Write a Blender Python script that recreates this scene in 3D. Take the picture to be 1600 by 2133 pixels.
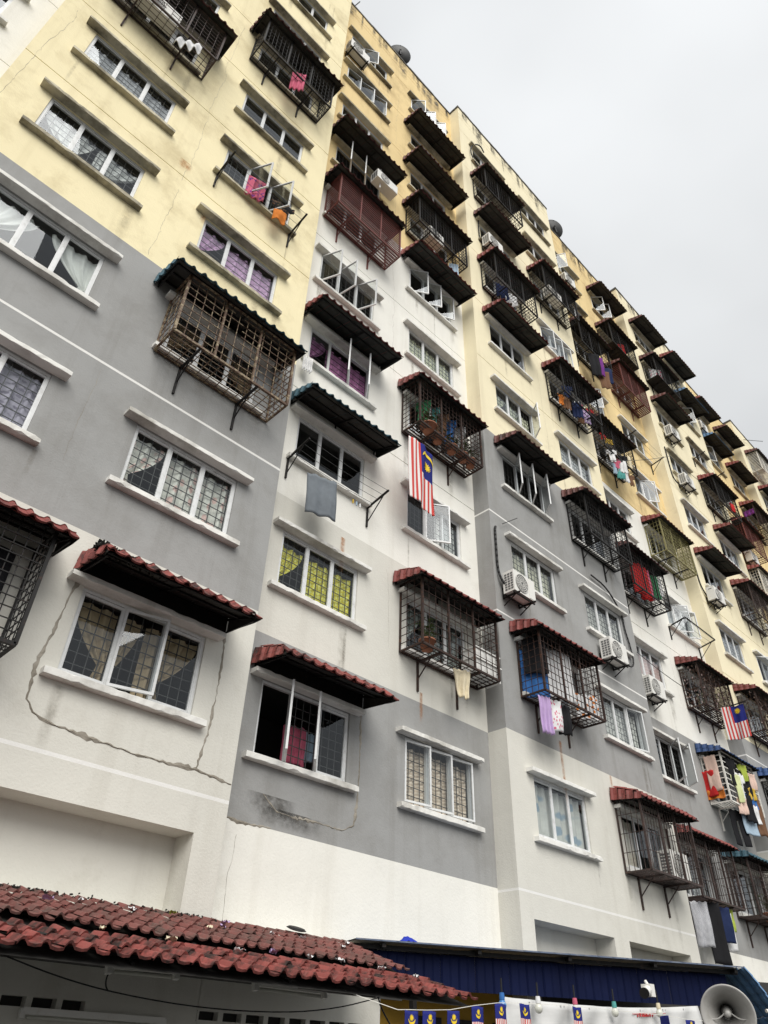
import bpy, math, random
from mathutils import Vector, Matrix
R = random.Random(7)
S = bpy.context.scene
for o in list(bpy.data.objects): bpy.data.objects.remove(o)
COL = S.collection

# ------------------------------------------------------------------ camera
cam = bpy.data.cameras.new('camera'); cam_o = bpy.data.objects.new('camera', cam); COL.objects.link(cam_o)
F_PX, PITCH, ROLL, YAW = 1504.36, 0.658076, 0.0347317, 0.7616636
fw = Vector((math.sin(YAW)*math.cos(PITCH), math.cos(YAW)*math.cos(PITCH), math.sin(PITCH)))
r0 = Vector((math.cos(YAW), -math.sin(YAW), 0)); u0 = r0.cross(fw)
cr, sr = math.cos(ROLL), math.sin(ROLL)
rt = cr*r0 + sr*u0; up = -sr*r0 + cr*u0
m = Matrix((rt, up, -fw)).transposed().to_4x4(); m.translation = Vector((0, -8.0858, 0))
cam_o.matrix_world = m
cam.sensor_fit = 'VERTICAL'; cam.sensor_height = 24; cam.lens = F_PX/2133*24
cam.clip_start = 0.05; cam.clip_end = 900
S.camera = cam_o

# ------------------------------------------------------------------ sky and sun
SUN_EL, SUN_AZ = math.radians(43), math.radians(209)     # azimuth: direction the light comes from (x=sin, y=cos)
w = bpy.data.worlds.new('World'); S.world = w; w.use_nodes = True
nt = w.node_tree; nt.nodes.clear()
N = nt.nodes.new; L = nt.links.new
out = N('ShaderNodeOutputWorld'); bg = N('ShaderNodeBackground'); bg.inputs[1].default_value = 0.055
sky = N('ShaderNodeTexSky'); sky.sky_type = 'NISHITA'; sky.sun_disc = False
sky.sun_elevation = SUN_EL; sky.sun_rotation = SUN_AZ
tc = N('ShaderNodeTexCoord'); sep = N('ShaderNodeSeparateXYZ'); L(tc.outputs['Generated'], sep.inputs[0])
el = N('ShaderNodeMapRange'); el.inputs[1].default_value = 0; el.inputs[2].default_value = 1
el.inputs[3].default_value = 5.95; el.inputs[4].default_value = 7.25
L(sep.outputs[2], el.inputs[0])
nz = N('ShaderNodeTexNoise'); nz.inputs['Scale'].default_value = 1.7; nz.inputs['Detail'].default_value = 4; nz.inputs['Roughness'].default_value = .45
mp = N('ShaderNodeMapping'); mp.inputs['Scale'].default_value = (1, 1, 1.6)
L(tc.outputs['Generated'], mp.inputs[0]); L(mp.outputs[0], nz.inputs['Vector'])
nr = N('ShaderNodeMapRange'); nr.inputs[1].default_value = .3; nr.inputs[2].default_value = .7
nr.inputs[3].default_value = .84; nr.inputs[4].default_value = 1.13; L(nz.outputs[0], nr.inputs[0])
mu = N('ShaderNodeMath'); mu.operation = 'MULTIPLY'; L(el.outputs[0], mu.inputs[0]); L(nr.outputs[0], mu.inputs[1])
cc = N('ShaderNodeMix'); cc.data_type = 'RGBA'; cc.blend_type = 'MULTIPLY'; cc.inputs[0].default_value = 1
cc.inputs[6].default_value = (.965, .985, 1.0, 1)
L(mu.outputs[0], cc.inputs[7])
mx = N('ShaderNodeMix'); mx.data_type = 'RGBA'; mx.inputs[0].default_value = .95
skd = N('ShaderNodeMix'); skd.data_type = 'RGBA'; skd.blend_type = 'MULTIPLY'; skd.inputs[0].default_value = 1; skd.inputs[7].default_value = (.64, .64, .64, 1)
L(sky.outputs[0], skd.inputs[6]); L(skd.outputs[2], mx.inputs[6]); L(cc.outputs[2], mx.inputs[7])
L(mx.outputs[2], bg.inputs[0]); L(bg.outputs[0], out.inputs[0])
sun = bpy.data.lights.new('sun', 'SUN'); sun.energy = 1.5; sun.angle = math.radians(48); sun.color = (1, .97, .92)
so = bpy.data.objects.new('sun', sun); COL.objects.link(so)
sd = Vector((math.sin(SUN_AZ)*math.cos(SUN_EL), math.cos(SUN_AZ)*math.cos(SUN_EL), math.sin(SUN_EL)))
so.rotation_euler = sd.to_track_quat('Z', 'Y').to_euler(); so.location = (0, -20, 40)
vs = S.view_settings; vs.view_transform = 'Standard'; vs.look = 'None'; vs.gamma = 1; vs.use_curve_mapping = False
vs.exposure = 1.20

# ------------------------------------------------------------------ helpers
class MB:
    def __init__(s): s.v = []; s.f = []; s.m = []; s.cur = 0
    def q(s, *pts):
        b = len(s.v); s.v += [tuple(p) for p in pts]; s.f.append(tuple(range(b, b+len(pts)))); s.m.append(s.cur)
    def box(s, a, b):
        x0, y0, z0 = a; x1, y1, z1 = b
        k = len(s.v)
        s.v += [(x0,y0,z0),(x1,y0,z0),(x1,y1,z0),(x0,y1,z0),(x0,y0,z1),(x1,y0,z1),(x1,y1,z1),(x0,y1,z1)]
        for f in ((0,3,2,1),(4,5,6,7),(0,1,5,4),(1,2,6,5),(2,3,7,6),(3,0,4,7)):
            s.f.append(tuple(k+i for i in f)); s.m.append(s.cur)
    def bar(s, p, q, w, n=4, w2=None):
        p = Vector(p); q = Vector(q); d = (q-p).normalized()
        a = d.cross(Vector((0,0,1)) if abs(d.z) < .9 else Vector((0,1,0))).normalized(); b = d.cross(a)
        k = len(s.v); w2 = w if w2 is None else w2
        for P, ww in ((p, w), (q, w2)):
            for i in range(n):
                t = 2*math.pi*(i+.5)/n; r = ww/2*(1.414 if n == 4 else 1)
                s.v.append(tuple(P+a*math.cos(t)*r+b*math.sin(t)*r))
        for i in range(n):
            j = (i+1) % n; s.f.append((k+i, k+j, k+n+j, k+n+i)); s.m.append(s.cur)
        s.f.append(tuple(k+i for i in reversed(range(n)))); s.m.append(s.cur)
        s.f.append(tuple(k+n+i for i in range(n))); s.m.append(s.cur)
    def tube(s, pts, w, n=6):
        for a, b in zip(pts[:-1], pts[1:]): s.bar(a, b, w, n)
    def grid(s, nx, ny, fn):
        k = len(s.v)
        for j in range(ny+1):
            for i in range(nx+1): s.v.append(tuple(fn(i/nx, j/ny)))
        for j in range(ny):
            for i in range(nx):
                a = k+j*(nx+1)+i; s.f.append((a, a+1, a+nx+2, a+nx+1)); s.m.append(s.cur)
    def lathe(s, prof, n, M=None):
        k = len(s.v)
        for r, z in prof:
            for i in range(n):
                t = 2*math.pi*i/n; v = Vector((r*math.cos(t), r*math.sin(t), z)); s.v.append(tuple(M @ v if M else v))
        for j in range(len(prof)-1):
            for i in range(n):
                a = k+j*n+i; b = k+j*n+(i+1) % n; s.f.append((a, b, b+n, a+n)); s.m.append(s.cur)
    def mesh(s, name, mats, smooth=False):
        me = bpy.data.meshes.new(name); me.from_pydata(s.v, [], s.f)
        for m_ in (mats if isinstance(mats, (list, tuple)) else [mats]): me.materials.append(m_)
        if any(s.m): me.polygons.foreach_set('material_index', s.m)
        if smooth: me.polygons.foreach_set('use_smooth', [True]*len(s.f))
        me.update(); return me
def obj(name, me, parent=None, loc=(0,0,0), rot=(0,0,0), scale=None):
    o = bpy.data.objects.new(name, me); COL.objects.link(o); o.parent = parent
    o.location = loc; o.rotation_euler = rot
    if scale: o.scale = scale
    return o
def empty(name, label, cat, loc, group=None, rz=0):
    o = bpy.data.objects.new(name, None); COL.objects.link(o); o.location = loc; o.rotation_euler = (0,0,rz)
    o.empty_display_size = .1
    return tag(o, label, cat, group)
def tag(o, label, cat, group=None):
    o['label'] = label; o['category'] = cat
    if group: o['group'] = group
    return o
CACHE = {}
def cached(key, fn):
    if key not in CACHE: CACHE[key] = fn()
    return CACHE[key]

# ------------------------------------------------------------------ materials
def new_mat(name):
    m_ = bpy.data.materials.new(name); m_.use_nodes = True; return m_, m_.node_tree, m_.node_tree.nodes['Principled BSDF']
def noise(t, scale, detail=3, rough=.55, vec=None, sc=None):
    n = t.nodes.new('ShaderNodeTexNoise'); n.inputs['Scale'].default_value = scale; n.inputs['Detail'].default_value = detail
    n.inputs['Roughness'].default_value = rough
    g = t.nodes.new('ShaderNodeTexCoord') if vec is None else None
    src = vec if vec is not None else g.outputs['Object']
    if sc:
        mpn = t.nodes.new('ShaderNodeMapping'); mpn.inputs['Scale'].default_value = sc; t.links.new(src, mpn.inputs[0]); src = mpn.outputs[0]
    t.links.new(src, n.inputs['Vector']); return n.outputs['Fac']
def ramp(t, src, a, b, lo=0., hi=1.):
    r = t.nodes.new('ShaderNodeMapRange'); r.inputs[1].default_value = a; r.inputs[2].default_value = b
    r.inputs[3].default_value = lo; r.inputs[4].default_value = hi; t.links.new(src, r.inputs[0]); return r.outputs[0]
def mixc(t, fac, a, b):
    x = t.nodes.new('ShaderNodeMix'); x.data_type = 'RGBA'
    for s_, v in ((0, fac), (6, a), (7, b)):
        if isinstance(v, (tuple, list)): x.inputs[s_].default_value = (*v[:3], 1)
        elif isinstance(v, (int, float)): x.inputs[s_].default_value = v
        else: t.links.new(v, x.inputs[s_])
    return x.outputs[2]
def mul(t, a, b):
    n = t.nodes.new('ShaderNodeMath'); n.operation = 'MULTIPLY'
    for i, v in enumerate((a, b)):
        if isinstance(v, (int, float)): n.inputs[i].default_value = v
        else: t.links.new(v, n.inputs[i])
    return n.outputs[0]
def bump(t, p, src, strength, dist=.01):
    b = t.nodes.new('ShaderNodeBump'); b.inputs['Strength'].default_value = strength; b.inputs['Distance'].default_value = dist
    t.links.new(src, b.inputs['Height']); t.links.new(b.outputs[0], p.inputs['Normal'])
def world_pos(t):
    return t.nodes.new('ShaderNodeNewGeometry').outputs['Position']
def wall_mat(name, c, dirt=.35, dark=(.30, .27, .20), blot=(.62, .74), streak=.35):
    m_, t, p = new_mat(name); pos = world_pos(t)
    big = ramp(t, noise(t, .35, 5, .6, pos), .35, .68)
    c1 = mixc(t, big, c, tuple(x*.90 for x in c))
    bl = ramp(t, noise(t, .9, 9, .68, pos), *blot)
    st = ramp(t, noise(t, 1, 6, .62, pos, (2.4, 2.4, .16)), .52, .78)
    c2 = mixc(t, mul(t, bl, dirt), c1, dark)
    c3 = mixc(t, mul(t, st, dirt*streak*1.6), c2, dark)
    sp = ramp(t, noise(t, 7, 8, .75, pos), .66, .80)
    c4 = mixc(t, mul(t, sp, dirt*.8), c3, dark)
    t.links.new(c4, p.inputs['Base Color']); p.inputs['Roughness'].default_value = .88
    p.inputs['Specular IOR Level'].default_value = .2
    ad = t.nodes.new('ShaderNodeMath'); ad.operation = 'MULTIPLY_ADD'; ad.inputs[1].default_value = 2.2
    t.links.new(noise(t, 2.6, 3, .5, pos), ad.inputs[0]); t.links.new(noise(t, 34, 4, .6, pos), ad.inputs[2])
    bump(t, p, ad.outputs[0], .32, .014)
    return m_
def plain(name, c, rough=.6, var=.12, scale=6, metal=0, dirt=None, dirt_amt=.5, th=(.5, .7), bs=0):
    m_, t, p = new_mat(name); pos = world_pos(t)
    f = ramp(t, noise(t, scale, 4, .6, pos), .3, .7)
    col = mixc(t, f, c, tuple(x*(1-var) for x in c))
    if dirt: col = mixc(t, mul(t, ramp(t, noise(t, scale*1.7, 7, .7, pos), *th), dirt_amt), col, dirt)
    t.links.new(col, p.inputs['Base Color']); p.inputs['Roughness'].default_value = rough; p.inputs['Metallic'].default_value = metal
    if bs: bump(t, p, noise(t, scale*6, 4, .6, pos), bs, .006)
    return m_
def tile_mat(name, c, dark, amt=.75, th=(.48, .66)):
    m_, t, p = new_mat(name); pos = world_pos(t)
    oi = t.nodes.new('ShaderNodeObjectInfo')
    c1 = mixc(t, oi.outputs['Random'], c, tuple(x*.70 for x in c))
    c2 = mixc(t, mul(t, ramp(t, noise(t, 3.2, 9, .75, pos), *th), amt), c1, dark)
    c3 = mixc(t, mul(t, ramp(t, noise(t, 24, 4, .7, pos), .58, .75), .35), c2, (.32, .26, .22))
    t.links.new(c3, p.inputs['Base Color']); p.inputs['Roughness'].default_value = .62
    p.inputs['Specular IOR Level'].default_value = .3
    return m_
M = {}
M['yellow'] = wall_mat('yellow_paint', (.86, .765, .50), .55, (.42, .33, .17), (.50, .72))
M['cream'] = wall_mat('cream_paint', (.85, .77, .55), .40, (.40, .33, .20), (.58, .76))
M['ochre'] = wall_mat('ochre_paint', (.79, .615, .32), .6, (.36, .25, .12), (.50, .72))
M['grey'] = wall_mat('grey_paint', (.335, .335, .328), .55, (.205, .198, .182), (.46, .72), .7)
M['white'] = wall_mat('white_paint', (.81, .795, .735), .34, (.42, .38, .30), (.58, .76), .5)
M['offwhite'] = wall_mat('offwhite_paint', (.655, .64, .58), .34, (.34, .31, .25), (.58, .76), .5)
M['line'] = wall_mat('white_line_paint', (.78, .77, .74), .25, (.4, .38, .3))
M['sill'] = wall_mat('sill_paint', (.80, .79, .75), .6, (.20, .18, .14), (.50, .68), .5)
M['sill_old'] = wall_mat('mouldy_sill', (.58, .53, .40), .9, (.10, .09, .07), (.44, .62), .5)
M['coping'] = wall_mat('coping_algae', (.16, .15, .13), .8, (.03, .03, .03), (.4, .6))
M['cement'] = wall_mat('cement_patch', (.36, .33, .28), .7, (.15, .13, .10), (.45, .62))
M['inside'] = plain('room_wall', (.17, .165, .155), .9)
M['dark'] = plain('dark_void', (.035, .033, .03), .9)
M['alu'] = plain('white_aluminium', (.70, .71, .71), .4, .1, 5, 0, (.34, .33, .31), .5, (.52, .7))
M['grille'] = plain('grey_grille', (.055, .053, .05), .6)
M['rust'] = plain('rusty_brown_steel', (.045, .027, .022), .7, .4, 9, 0, (.20, .075, .03), .7, (.55, .68))
M['black'] = plain('black_steel', (.013, .012, .0115), .6, .3, 8, 0, (.09, .045, .03), .6, (.58, .72))
M['brown'] = plain('brown_steel', (.050, .034, .030), .6, .3, 8, 0, (.16, .09, .07), .5, (.5, .7))
M['redsteel'] = plain('red_oxide_steel', (.17, .036, .026), .6, .3, 6, 0, (.07, .03, .03), .6, (.45, .65))
M['creamsteel'] = plain('rusting_cream_steel', (.34, .27, .165), .6, .2, 7, 0, (.075, .034, .016), .97, (.40, .52))
M['yellowsteel'] = plain('yellow_green_steel', (.30, .28, .11), .6, .2, 9, 0, (.10, .07, .03), .8, (.45, .6))
M['whitesteel'] = plain('white_steel', (.78, .76, .70), .5, .1, 6, 0, (.4, .3, .2), .5, (.6, .75))
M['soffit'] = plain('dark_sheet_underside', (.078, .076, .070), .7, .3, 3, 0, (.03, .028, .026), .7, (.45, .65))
M['red'] = tile_mat('red_tile', (.235, .060, .052), (.045, .035, .03), .8, (.52, .68))
M['redlow'] = tile_mat('weathered_red_tile', (.285, .077, .066), (.024, .020, .018), .95, (.455, .60))
M['redold'] = tile_mat('faded_red_tile', (.225, .086, .075), (.085, .068, .058), .85, (.44, .64))
M['maroon'] = tile_mat('maroon_tile', (.155, .056, .050), (.04, .032, .03), .8)
M['teal'] = tile_mat('teal_tile', (.055, .135, .18), (.015, .03, .035), .8)
M['blue'] = tile_mat('blue_tile', (.045, .10, .26), (.02, .03, .06), .7)
M['skyblue'] = tile_mat('sky_blue_tile', (.12, .24, .42), (.06, .08, .10), .6)
M['navy'] = plain('navy_sheet', (.004, .008, .040), .7, .3, 1.5, 0, (.02, .026, .07), .25, (.56, .75))
for k_ in ('navy','soffit','black','rust','brown'): M[k_].node_tree.nodes['Principled BSDF'].inputs['Specular IOR Level'].default_value = .12 if k_ in ('navy','soffit') else .3
M['acwhite'] = plain('ac_white', (.74, .73, .69), .5, .06, 4, 0, (.45, .40, .32), .4, (.58, .75))
M['acgrey'] = plain('ac_coil', (.14, .14, .14), .6, .3, 40)
M['cable'] = plain('black_cable', (.012, .012, .012), .6)
M['dish'] = plain('dark_dish', (.018, .018, .018), .6)
M['asphalt'] = plain('asphalt', (.055, .054, .052), .9, .3, 1.5)
M['hornm'] = plain('grey_horn_paint', (.40, .39, .37), .42, .12, 7, 0, (.22, .21, .19), .5, (.5, .7))
M['terracotta'] = plain('terracotta', (.30, .115, .06), .8)
M['leaf'] = plain('plant_leaf', (.075, .12, .025), .6, .5, 12)
M['foam'] = plain('white_carton', (.74, .73, .70), .7, .1, 3, 0, (.4, .38, .35), .5, (.55, .7))
M['moss'] = plain('black_moss', (.022, .022, .018), .95, .5, 14)
M['bulbglass'] = plain('bulb_glass', (.62, .62, .55), .15)
def glass_mat():
    m_, t, p = new_mat('window_glass'); t.nodes.remove(p)
    tr = t.nodes.new('ShaderNodeBsdfTransparent'); tr.inputs[0].default_value = (.80, .83, .83, 1)
    gl = t.nodes.new('ShaderNodeBsdfGlossy'); gl.inputs['Roughness'].default_value = .012; gl.inputs[0].default_value = (.92, .96, 1, 1)
    lw = t.nodes.new('ShaderNodeLayerWeight'); lw.inputs[0].default_value = .5
    pw = t.nodes.new('ShaderNodeMath'); pw.operation = 'POWER'; pw.inputs[1].default_value = 4.5
    ml_ = t.nodes.new('ShaderNodeMath'); ml_.operation = 'MULTIPLY_ADD'; ml_.inputs[1].default_value = .88; ml_.inputs[2].default_value = .05
    t.links.new(lw.outputs['Facing'], pw.inputs[0]); t.links.new(pw.outputs[0], ml_.inputs[0])
    x = t.nodes.new('ShaderNodeMixShader'); t.links.new(ml_.outputs[0], x.inputs[0]); t.links.new(tr.outputs[0], x.inputs[1]); t.links.new(gl.outputs[0], x.inputs[2])
    t.links.new(x.outputs[0], t.nodes['Material Output'].inputs[0]); return m_
M['glass'] = glass_mat()
def cloth_mat(c, c2=None, kind=None, sc=8):
    key = ('cloth', c, c2, kind, sc)
    if key in CACHE: return CACHE[key]
    m_, t, p = new_mat('woven_cloth'); CACHE[key] = m_
    uv = t.nodes.new('ShaderNodeTexCoord').outputs['UV']
    col = mixc(t, ramp(t, noise(t, 5, 4, .6, uv), .3, .7), c, tuple(x*.85 for x in c))
    if kind == 'stripes':
        wv = t.nodes.new('ShaderNodeTexWave'); wv.bands_direction = 'Y'; wv.inputs['Scale'].default_value = sc; t.links.new(uv, wv.inputs[0])
        col = mixc(t, ramp(t, wv.outputs['Fac'], .55, .65), col, c2)
    elif kind == 'dots':
        vo = t.nodes.new('ShaderNodeTexVoronoi'); vo.inputs['Scale'].default_value = sc; vo.inputs['Randomness'].default_value = .35; t.links.new(uv, vo.inputs[0])
        col = mixc(t, ramp(t, vo.outputs['Distance'], .34, .40), c2, col)
    elif kind == 'pattern':
        vo = t.nodes.new('ShaderNodeTexVoronoi'); vo.inputs['Scale'].default_value = sc; t.links.new(uv, vo.inputs[0])
        col = mixc(t, ramp(t, vo.outputs['Distance'], .30, .42), c2, col)
    t.links.new(col, p.inputs['Base Color']); p.inputs['Roughness'].default_value = .9; p.inputs['Specular IOR Level'].default_value = .1
    bump(t, p, noise(t, 4.5, 3, .5, uv), .30, .04)
    return m_
def uvgrid(name, nx, ny, fn, mat, keep=None, thick=0):
    """cloth sheet with UVs; fn(u,v)->xyz, v runs from the top down"""
    v = [tuple(fn(i/nx, j/ny)) for j in range(ny+1) for i in range(nx+1)]
    uvs = [(i/nx, 1-j/ny) for j in range(ny+1) for i in range(nx+1)]
    f = []
    for j in range(ny):
        for i in range(nx):
            if keep and not keep((i+.5)/nx, (j+.5)/ny): continue
            a = j*(nx+1)+i; f.append((a, a+nx+1, a+nx+2, a+1))
    n0 = len(v)
    if thick:
        from collections import Counter
        ec = Counter()
        for q in f:
            for a, b in zip(q, q[1:]+q[:1]): ec[(a, b)] += 1
        f0 = list(f)
        v += [(x, y+thick, z) for x, y, z in v]; uvs += uvs
        f += [tuple(n0+i for i in reversed(q)) for q in f0]
        for (a, b) in list(ec):
            if (b, a) not in ec: f.append((b, a, n0+a, n0+b))
    me = bpy.data.meshes.new(name); me.from_pydata(v, [], f); me.materials.append(mat)
    ul = me.uv_layers.new(name='UVMap')
    for lp in me.loops: ul.data[lp.index].uv = uvs[lp.vertex_index]
    me.polygons.foreach_set('use_smooth', [True]*len(f)); me.update(); return me

# ------------------------------------------------------------------ layout of the block
H, SILL, WW, WH = 2.8, 3.482, 1.79, 1.14
LINE = lambda k: 2.57+2.778*k                      # floor joints
CX = {-1: -2.70, 0: .45, 1: 3.549, 2: 6.669, 3: 9.76, 4: 12.896, 5: 16.058, 6: 19.18, 7: 22.30, 8: 25.43, 9: 28.55, 10: 32.5, 11: 35.6, 12: 38.8, 13: 41.9}
YW = {-1: .487, 0: 0, 1: 0, 2: .487, 3: .487, 4: .04, 5: .04, 6: .487, 7: .487, 8: .03, 9: .03, 10: .487, 11: .487, 12: .03, 13: .03}
EDGE = [(-7.5, -1.15, .487), (-1.15, 5.2, 0), (5.2, 11.23, .487), (11.23, 17.62, .04), (17.62, 23.72, .487), (23.72, 30.3, .03), (30.3, 37.0, .487), (37.0, 43.5, .03)]
ORD = ['', 'first', 'second', 'third', 'fourth', 'fifth', 'sixth', 'seventh', 'eighth', 'ninth', 'tenth']
BAY = {-1: 'white recess at far left', 0: 'left column of left bay', 1: 'right column of left bay', 2: 'left column of first recess', 3: 'right column of first recess',
       4: 'left column of middle bay', 5: 'right column of middle bay', 6: 'left column of second recess', 7: 'right column of second recess',
       8: 'left column of right bay', 9: 'right column of right bay', 10: 'left column of third recess', 11: 'right column of third recess', 12: 'left column of farthest bay', 13: 'right column of farthest bay'}
BAY = {-1: 'far left recess', **{2*i+k: n+(' left column',' right column')[k] for i, n in enumerate(('left bay','first recess','middle bay','second recess','right bay','third recess','farthest bay')) for k in (0,1)}}
def where(c, f): return ORD[f]+' floor, '+BAY[c]
def P(c, f): return (CX[c], YW[c], SILL+H*(f-1))

block = empty('apartment_block', 'long ten storey walk-up apartment block painted yellow, cream, white and grey', 'apartment block', (0,0,0))

TOP = 32.42
def wall_section(i, x0, x1, y, bands, holes, grooves, ret=True):
    """bands: [(z_top, material)], holes: (x0,x1,z0,z1,depth,back material or None)"""
    mats = []; mi = {}
    def idx(k):
        if k not in mi: mi[k] = len(mats); mats.append(M[k])
        return mi[k]
    zs = {-1.6, TOP-.1}; xs = {x0, x1}
    for z, _ in bands: zs.add(z)
    for a, b, c, d, *_ in holes: xs |= {a, b}; zs |= {c, d}
    gz = [g for g in grooves]
    for g in gz: zs |= {g-.011, g+.011}
    zs = sorted(z for z in zs if z <= TOP); xs = sorted(xs)
    mb = MB()
    def band(z):
        for zt, k in bands:
            if z < zt: return k
        return bands[-1][1]
    for a, b in zip(xs[:-1], xs[1:]):
        for c, d in zip(zs[:-1], zs[1:]):
            mx_, mz = (a+b)/2, (c+d)/2
            if any(h[0] < mx_ < h[1] and h[2] < mz < h[3] for h in holes): continue
            mb.cur = idx(band(mz))
            gr = any(abs(mz-g) < .011 for g in gz)
            if gr:
                yy = y+.014
                mb.q((a,yy,c),(b,yy,c),(b,yy,d),(a,yy,d)); mb.q((a,y,c),(b,y,c),(b,yy,c),(a,yy,c)); mb.q((a,yy,d),(b,yy,d),(b,y,d),(a,y,d))
            else: mb.q((a,y,c),(b,y,c),(b,y,d),(a,y,d))
    for a, b, c, d, dep, back in holes:
        mb.cur = idx(band((c+d)/2)); y2 = y+dep
        mb.q((a,y,c),(a,y2,c),(a,y2,d),(a,y,d)); mb.q((b,y2,c),(b,y,c),(b,y,d),(b,y2,d))
        mb.q((a,y2,d),(b,y2,d),(b,y,d),(a,y,d)); mb.q((a,y,c),(b,y,c),(b,y2,c),(a,y2,c))
        if back: mb.cur = idx(back); mb.q((a,y2,c),(b,y2,c),(b,y2,d),(a,y2,d))
    # return faces to the deeper neighbours, parapet thickness
    if ret and y < .3:
        zz = sorted({-1.6, TOP-.1} | {z for z, _ in bands if z < TOP-.1})
        for c, d in zip(zz[:-1], zz[1:]):
            mb.cur = idx(band((c+d)/2))
            mb.q((x0,.62,c),(x0,y,c),(x0,y,d),(x0,.62,d)); mb.q((x1,y,c),(x1,.62,c),(x1,.62,d),(x1,y,d))
    mb.cur = idx(bands[-1][1]); mb.q((x0,y+.16,TOP-2),(x0,y+.16,TOP-.1),(x1,y+.16,TOP-.1),(x1,y+.16,TOP-2))
    o = obj('wall', mb.mesh('wall', mats), block)
    # coping
    cb = MB(); n = int((x1-x0)/.35)
    ys = y-.035
    for k in range(n):
        a = x0-(.03 if k == 0 and y < .3 else 0)+(x1-x0)*k/n; b = x0+(x1-x0)*(k+1)/n+(.03 if k == n-1 and y < .3 else 0)
        cb.box((a, ys+R.uniform(0,.012), TOP-.10-R.uniform(0,.05)), (b, y+.2, TOP-R.uniform(0,.02)))
    if y < .3:
        for xa in (x0-.03, x1-.14): cb.box((xa, y+.2, TOP-.12), (xa+.17, .75, TOP))
    obj('coping', cb.mesh('coping', M['coping']), block)
    # floors, partitions and back walls of the rooms behind the windows
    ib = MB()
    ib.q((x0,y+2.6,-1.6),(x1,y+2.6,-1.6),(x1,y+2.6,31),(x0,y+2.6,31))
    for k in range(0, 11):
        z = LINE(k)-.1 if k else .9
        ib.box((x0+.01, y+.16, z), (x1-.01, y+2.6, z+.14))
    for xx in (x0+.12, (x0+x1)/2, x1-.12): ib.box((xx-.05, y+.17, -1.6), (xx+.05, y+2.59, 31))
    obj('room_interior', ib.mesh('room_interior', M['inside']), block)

# ------------------------------------------------------------------ windows
WIN = set()
def open_rot(a): return (0, 0, a)
def frame_mesh(mull=2):
    mb = MB(); h = WW/2; y0, y1 = .03, .085; b = .045
    mb.box((-h+.002, y0, 0.002), (h-.002, y1, b)); mb.box((-h+.002, y0, WH-b), (h-.002, y1, WH-.002))
    mb.box((-h+.002, y0, b+.001), (-h+b, y1, WH-b-.001)); mb.box((h-b, y0, b+.001), (h-.002, y1, WH-b-.001))
    for k in range(1, mull+1):
        x = -h+WW*k/(mull+1); mb.box((x-.019, y0+.003, b+.001), (x+.019, y1-.003, WH-b-.001))
    return mb.mesh('window_frame', M['alu'])
def sash_mesh(w, glass=True):
    mb = MB(); b = .034; hh = WH-.10
    mb.box((0,-.016,0),(w,.016,b)); mb.box((0,-.016,hh-b),(w,.016,hh)); mb.box((0,-.016,b+.001),(b,.016,hh-b-.001)); mb.box((w-b,-.016,b+.001),(w,.016,hh-b-.001))
    if glass: mb.cur = 1; mb.q((b,0,b),(w-b,0,b),(w-b,0,hh-b),(b,0,hh-b))
    return mb.mesh('sash', [M['alu'], M['glass']])
def pane_mesh(w):
    mb = MB(); b = .030; hh = WH-.10
    mb.q((b,0,b),(w-b,0,b),(w-b,0,hh-b),(b,0,hh-b)); return mb.mesh('pane', M['glass'])
def sill_mesh(w=2.14, d=.12, t=.085, amp=.005, seed=0, lint=False):
    r = random.Random(seed); mb = MB(); n = 26
    def pt(k, yy, zz):
        x = -w/2+w*k/n; return (x, yy, zz)
    rows = []
    for k in range(n+1):
        j = lambda: r.uniform(-amp, amp)
        e = .014 if k in (0, n) else 0
        e = .004 if k in (0, n) else 0; ch = r.uniform(.010,.028) if r.random() < .12 else .004; cb_ = r.uniform(.010,.03) if r.random() < .12 else .005
        rows.append([pt(k, .02, -t+e), pt(k, -d+cb_+e+j()*.5, -t+j()*.5+e), pt(k, -d+e+j()*.6, -t+cb_+j()*.5), pt(k, -d+e+j()*.6, -ch-e+j()*.5), pt(k, -d+ch+e+j()*.5, -e+j()*.3), pt(k, .02, .004-e)])
    for a, b in zip(rows[:-1], rows[1:]):
        for q in range(5): mb.q(a[q], b[q], b[q+1], a[q+1])
    mb.q(*reversed(rows[0])); mb.q(*rows[-1])
    return mb
GR_V, GR_H = 6, 7
def grille_mesh(dense=True, two=False):
    mb = MB(); h = WW/2-.05; nv, nh = (12, 7) if dense else (0, 6)
    for i in range(nv+1 if nv else 0):
        x = -h+2*h*i/nv
        if two and i < nv/3: continue
        mb.bar((x,0,.05),(x,0,WH-.05),.011)
    for j in range(1, nh):
        z = .05+(WH-.1)*j/nh; mb.bar((-h/3 if two else -h,.009,z),(h,.009,z),.011)
    return mb.mesh('grille', M['grille'])
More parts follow.
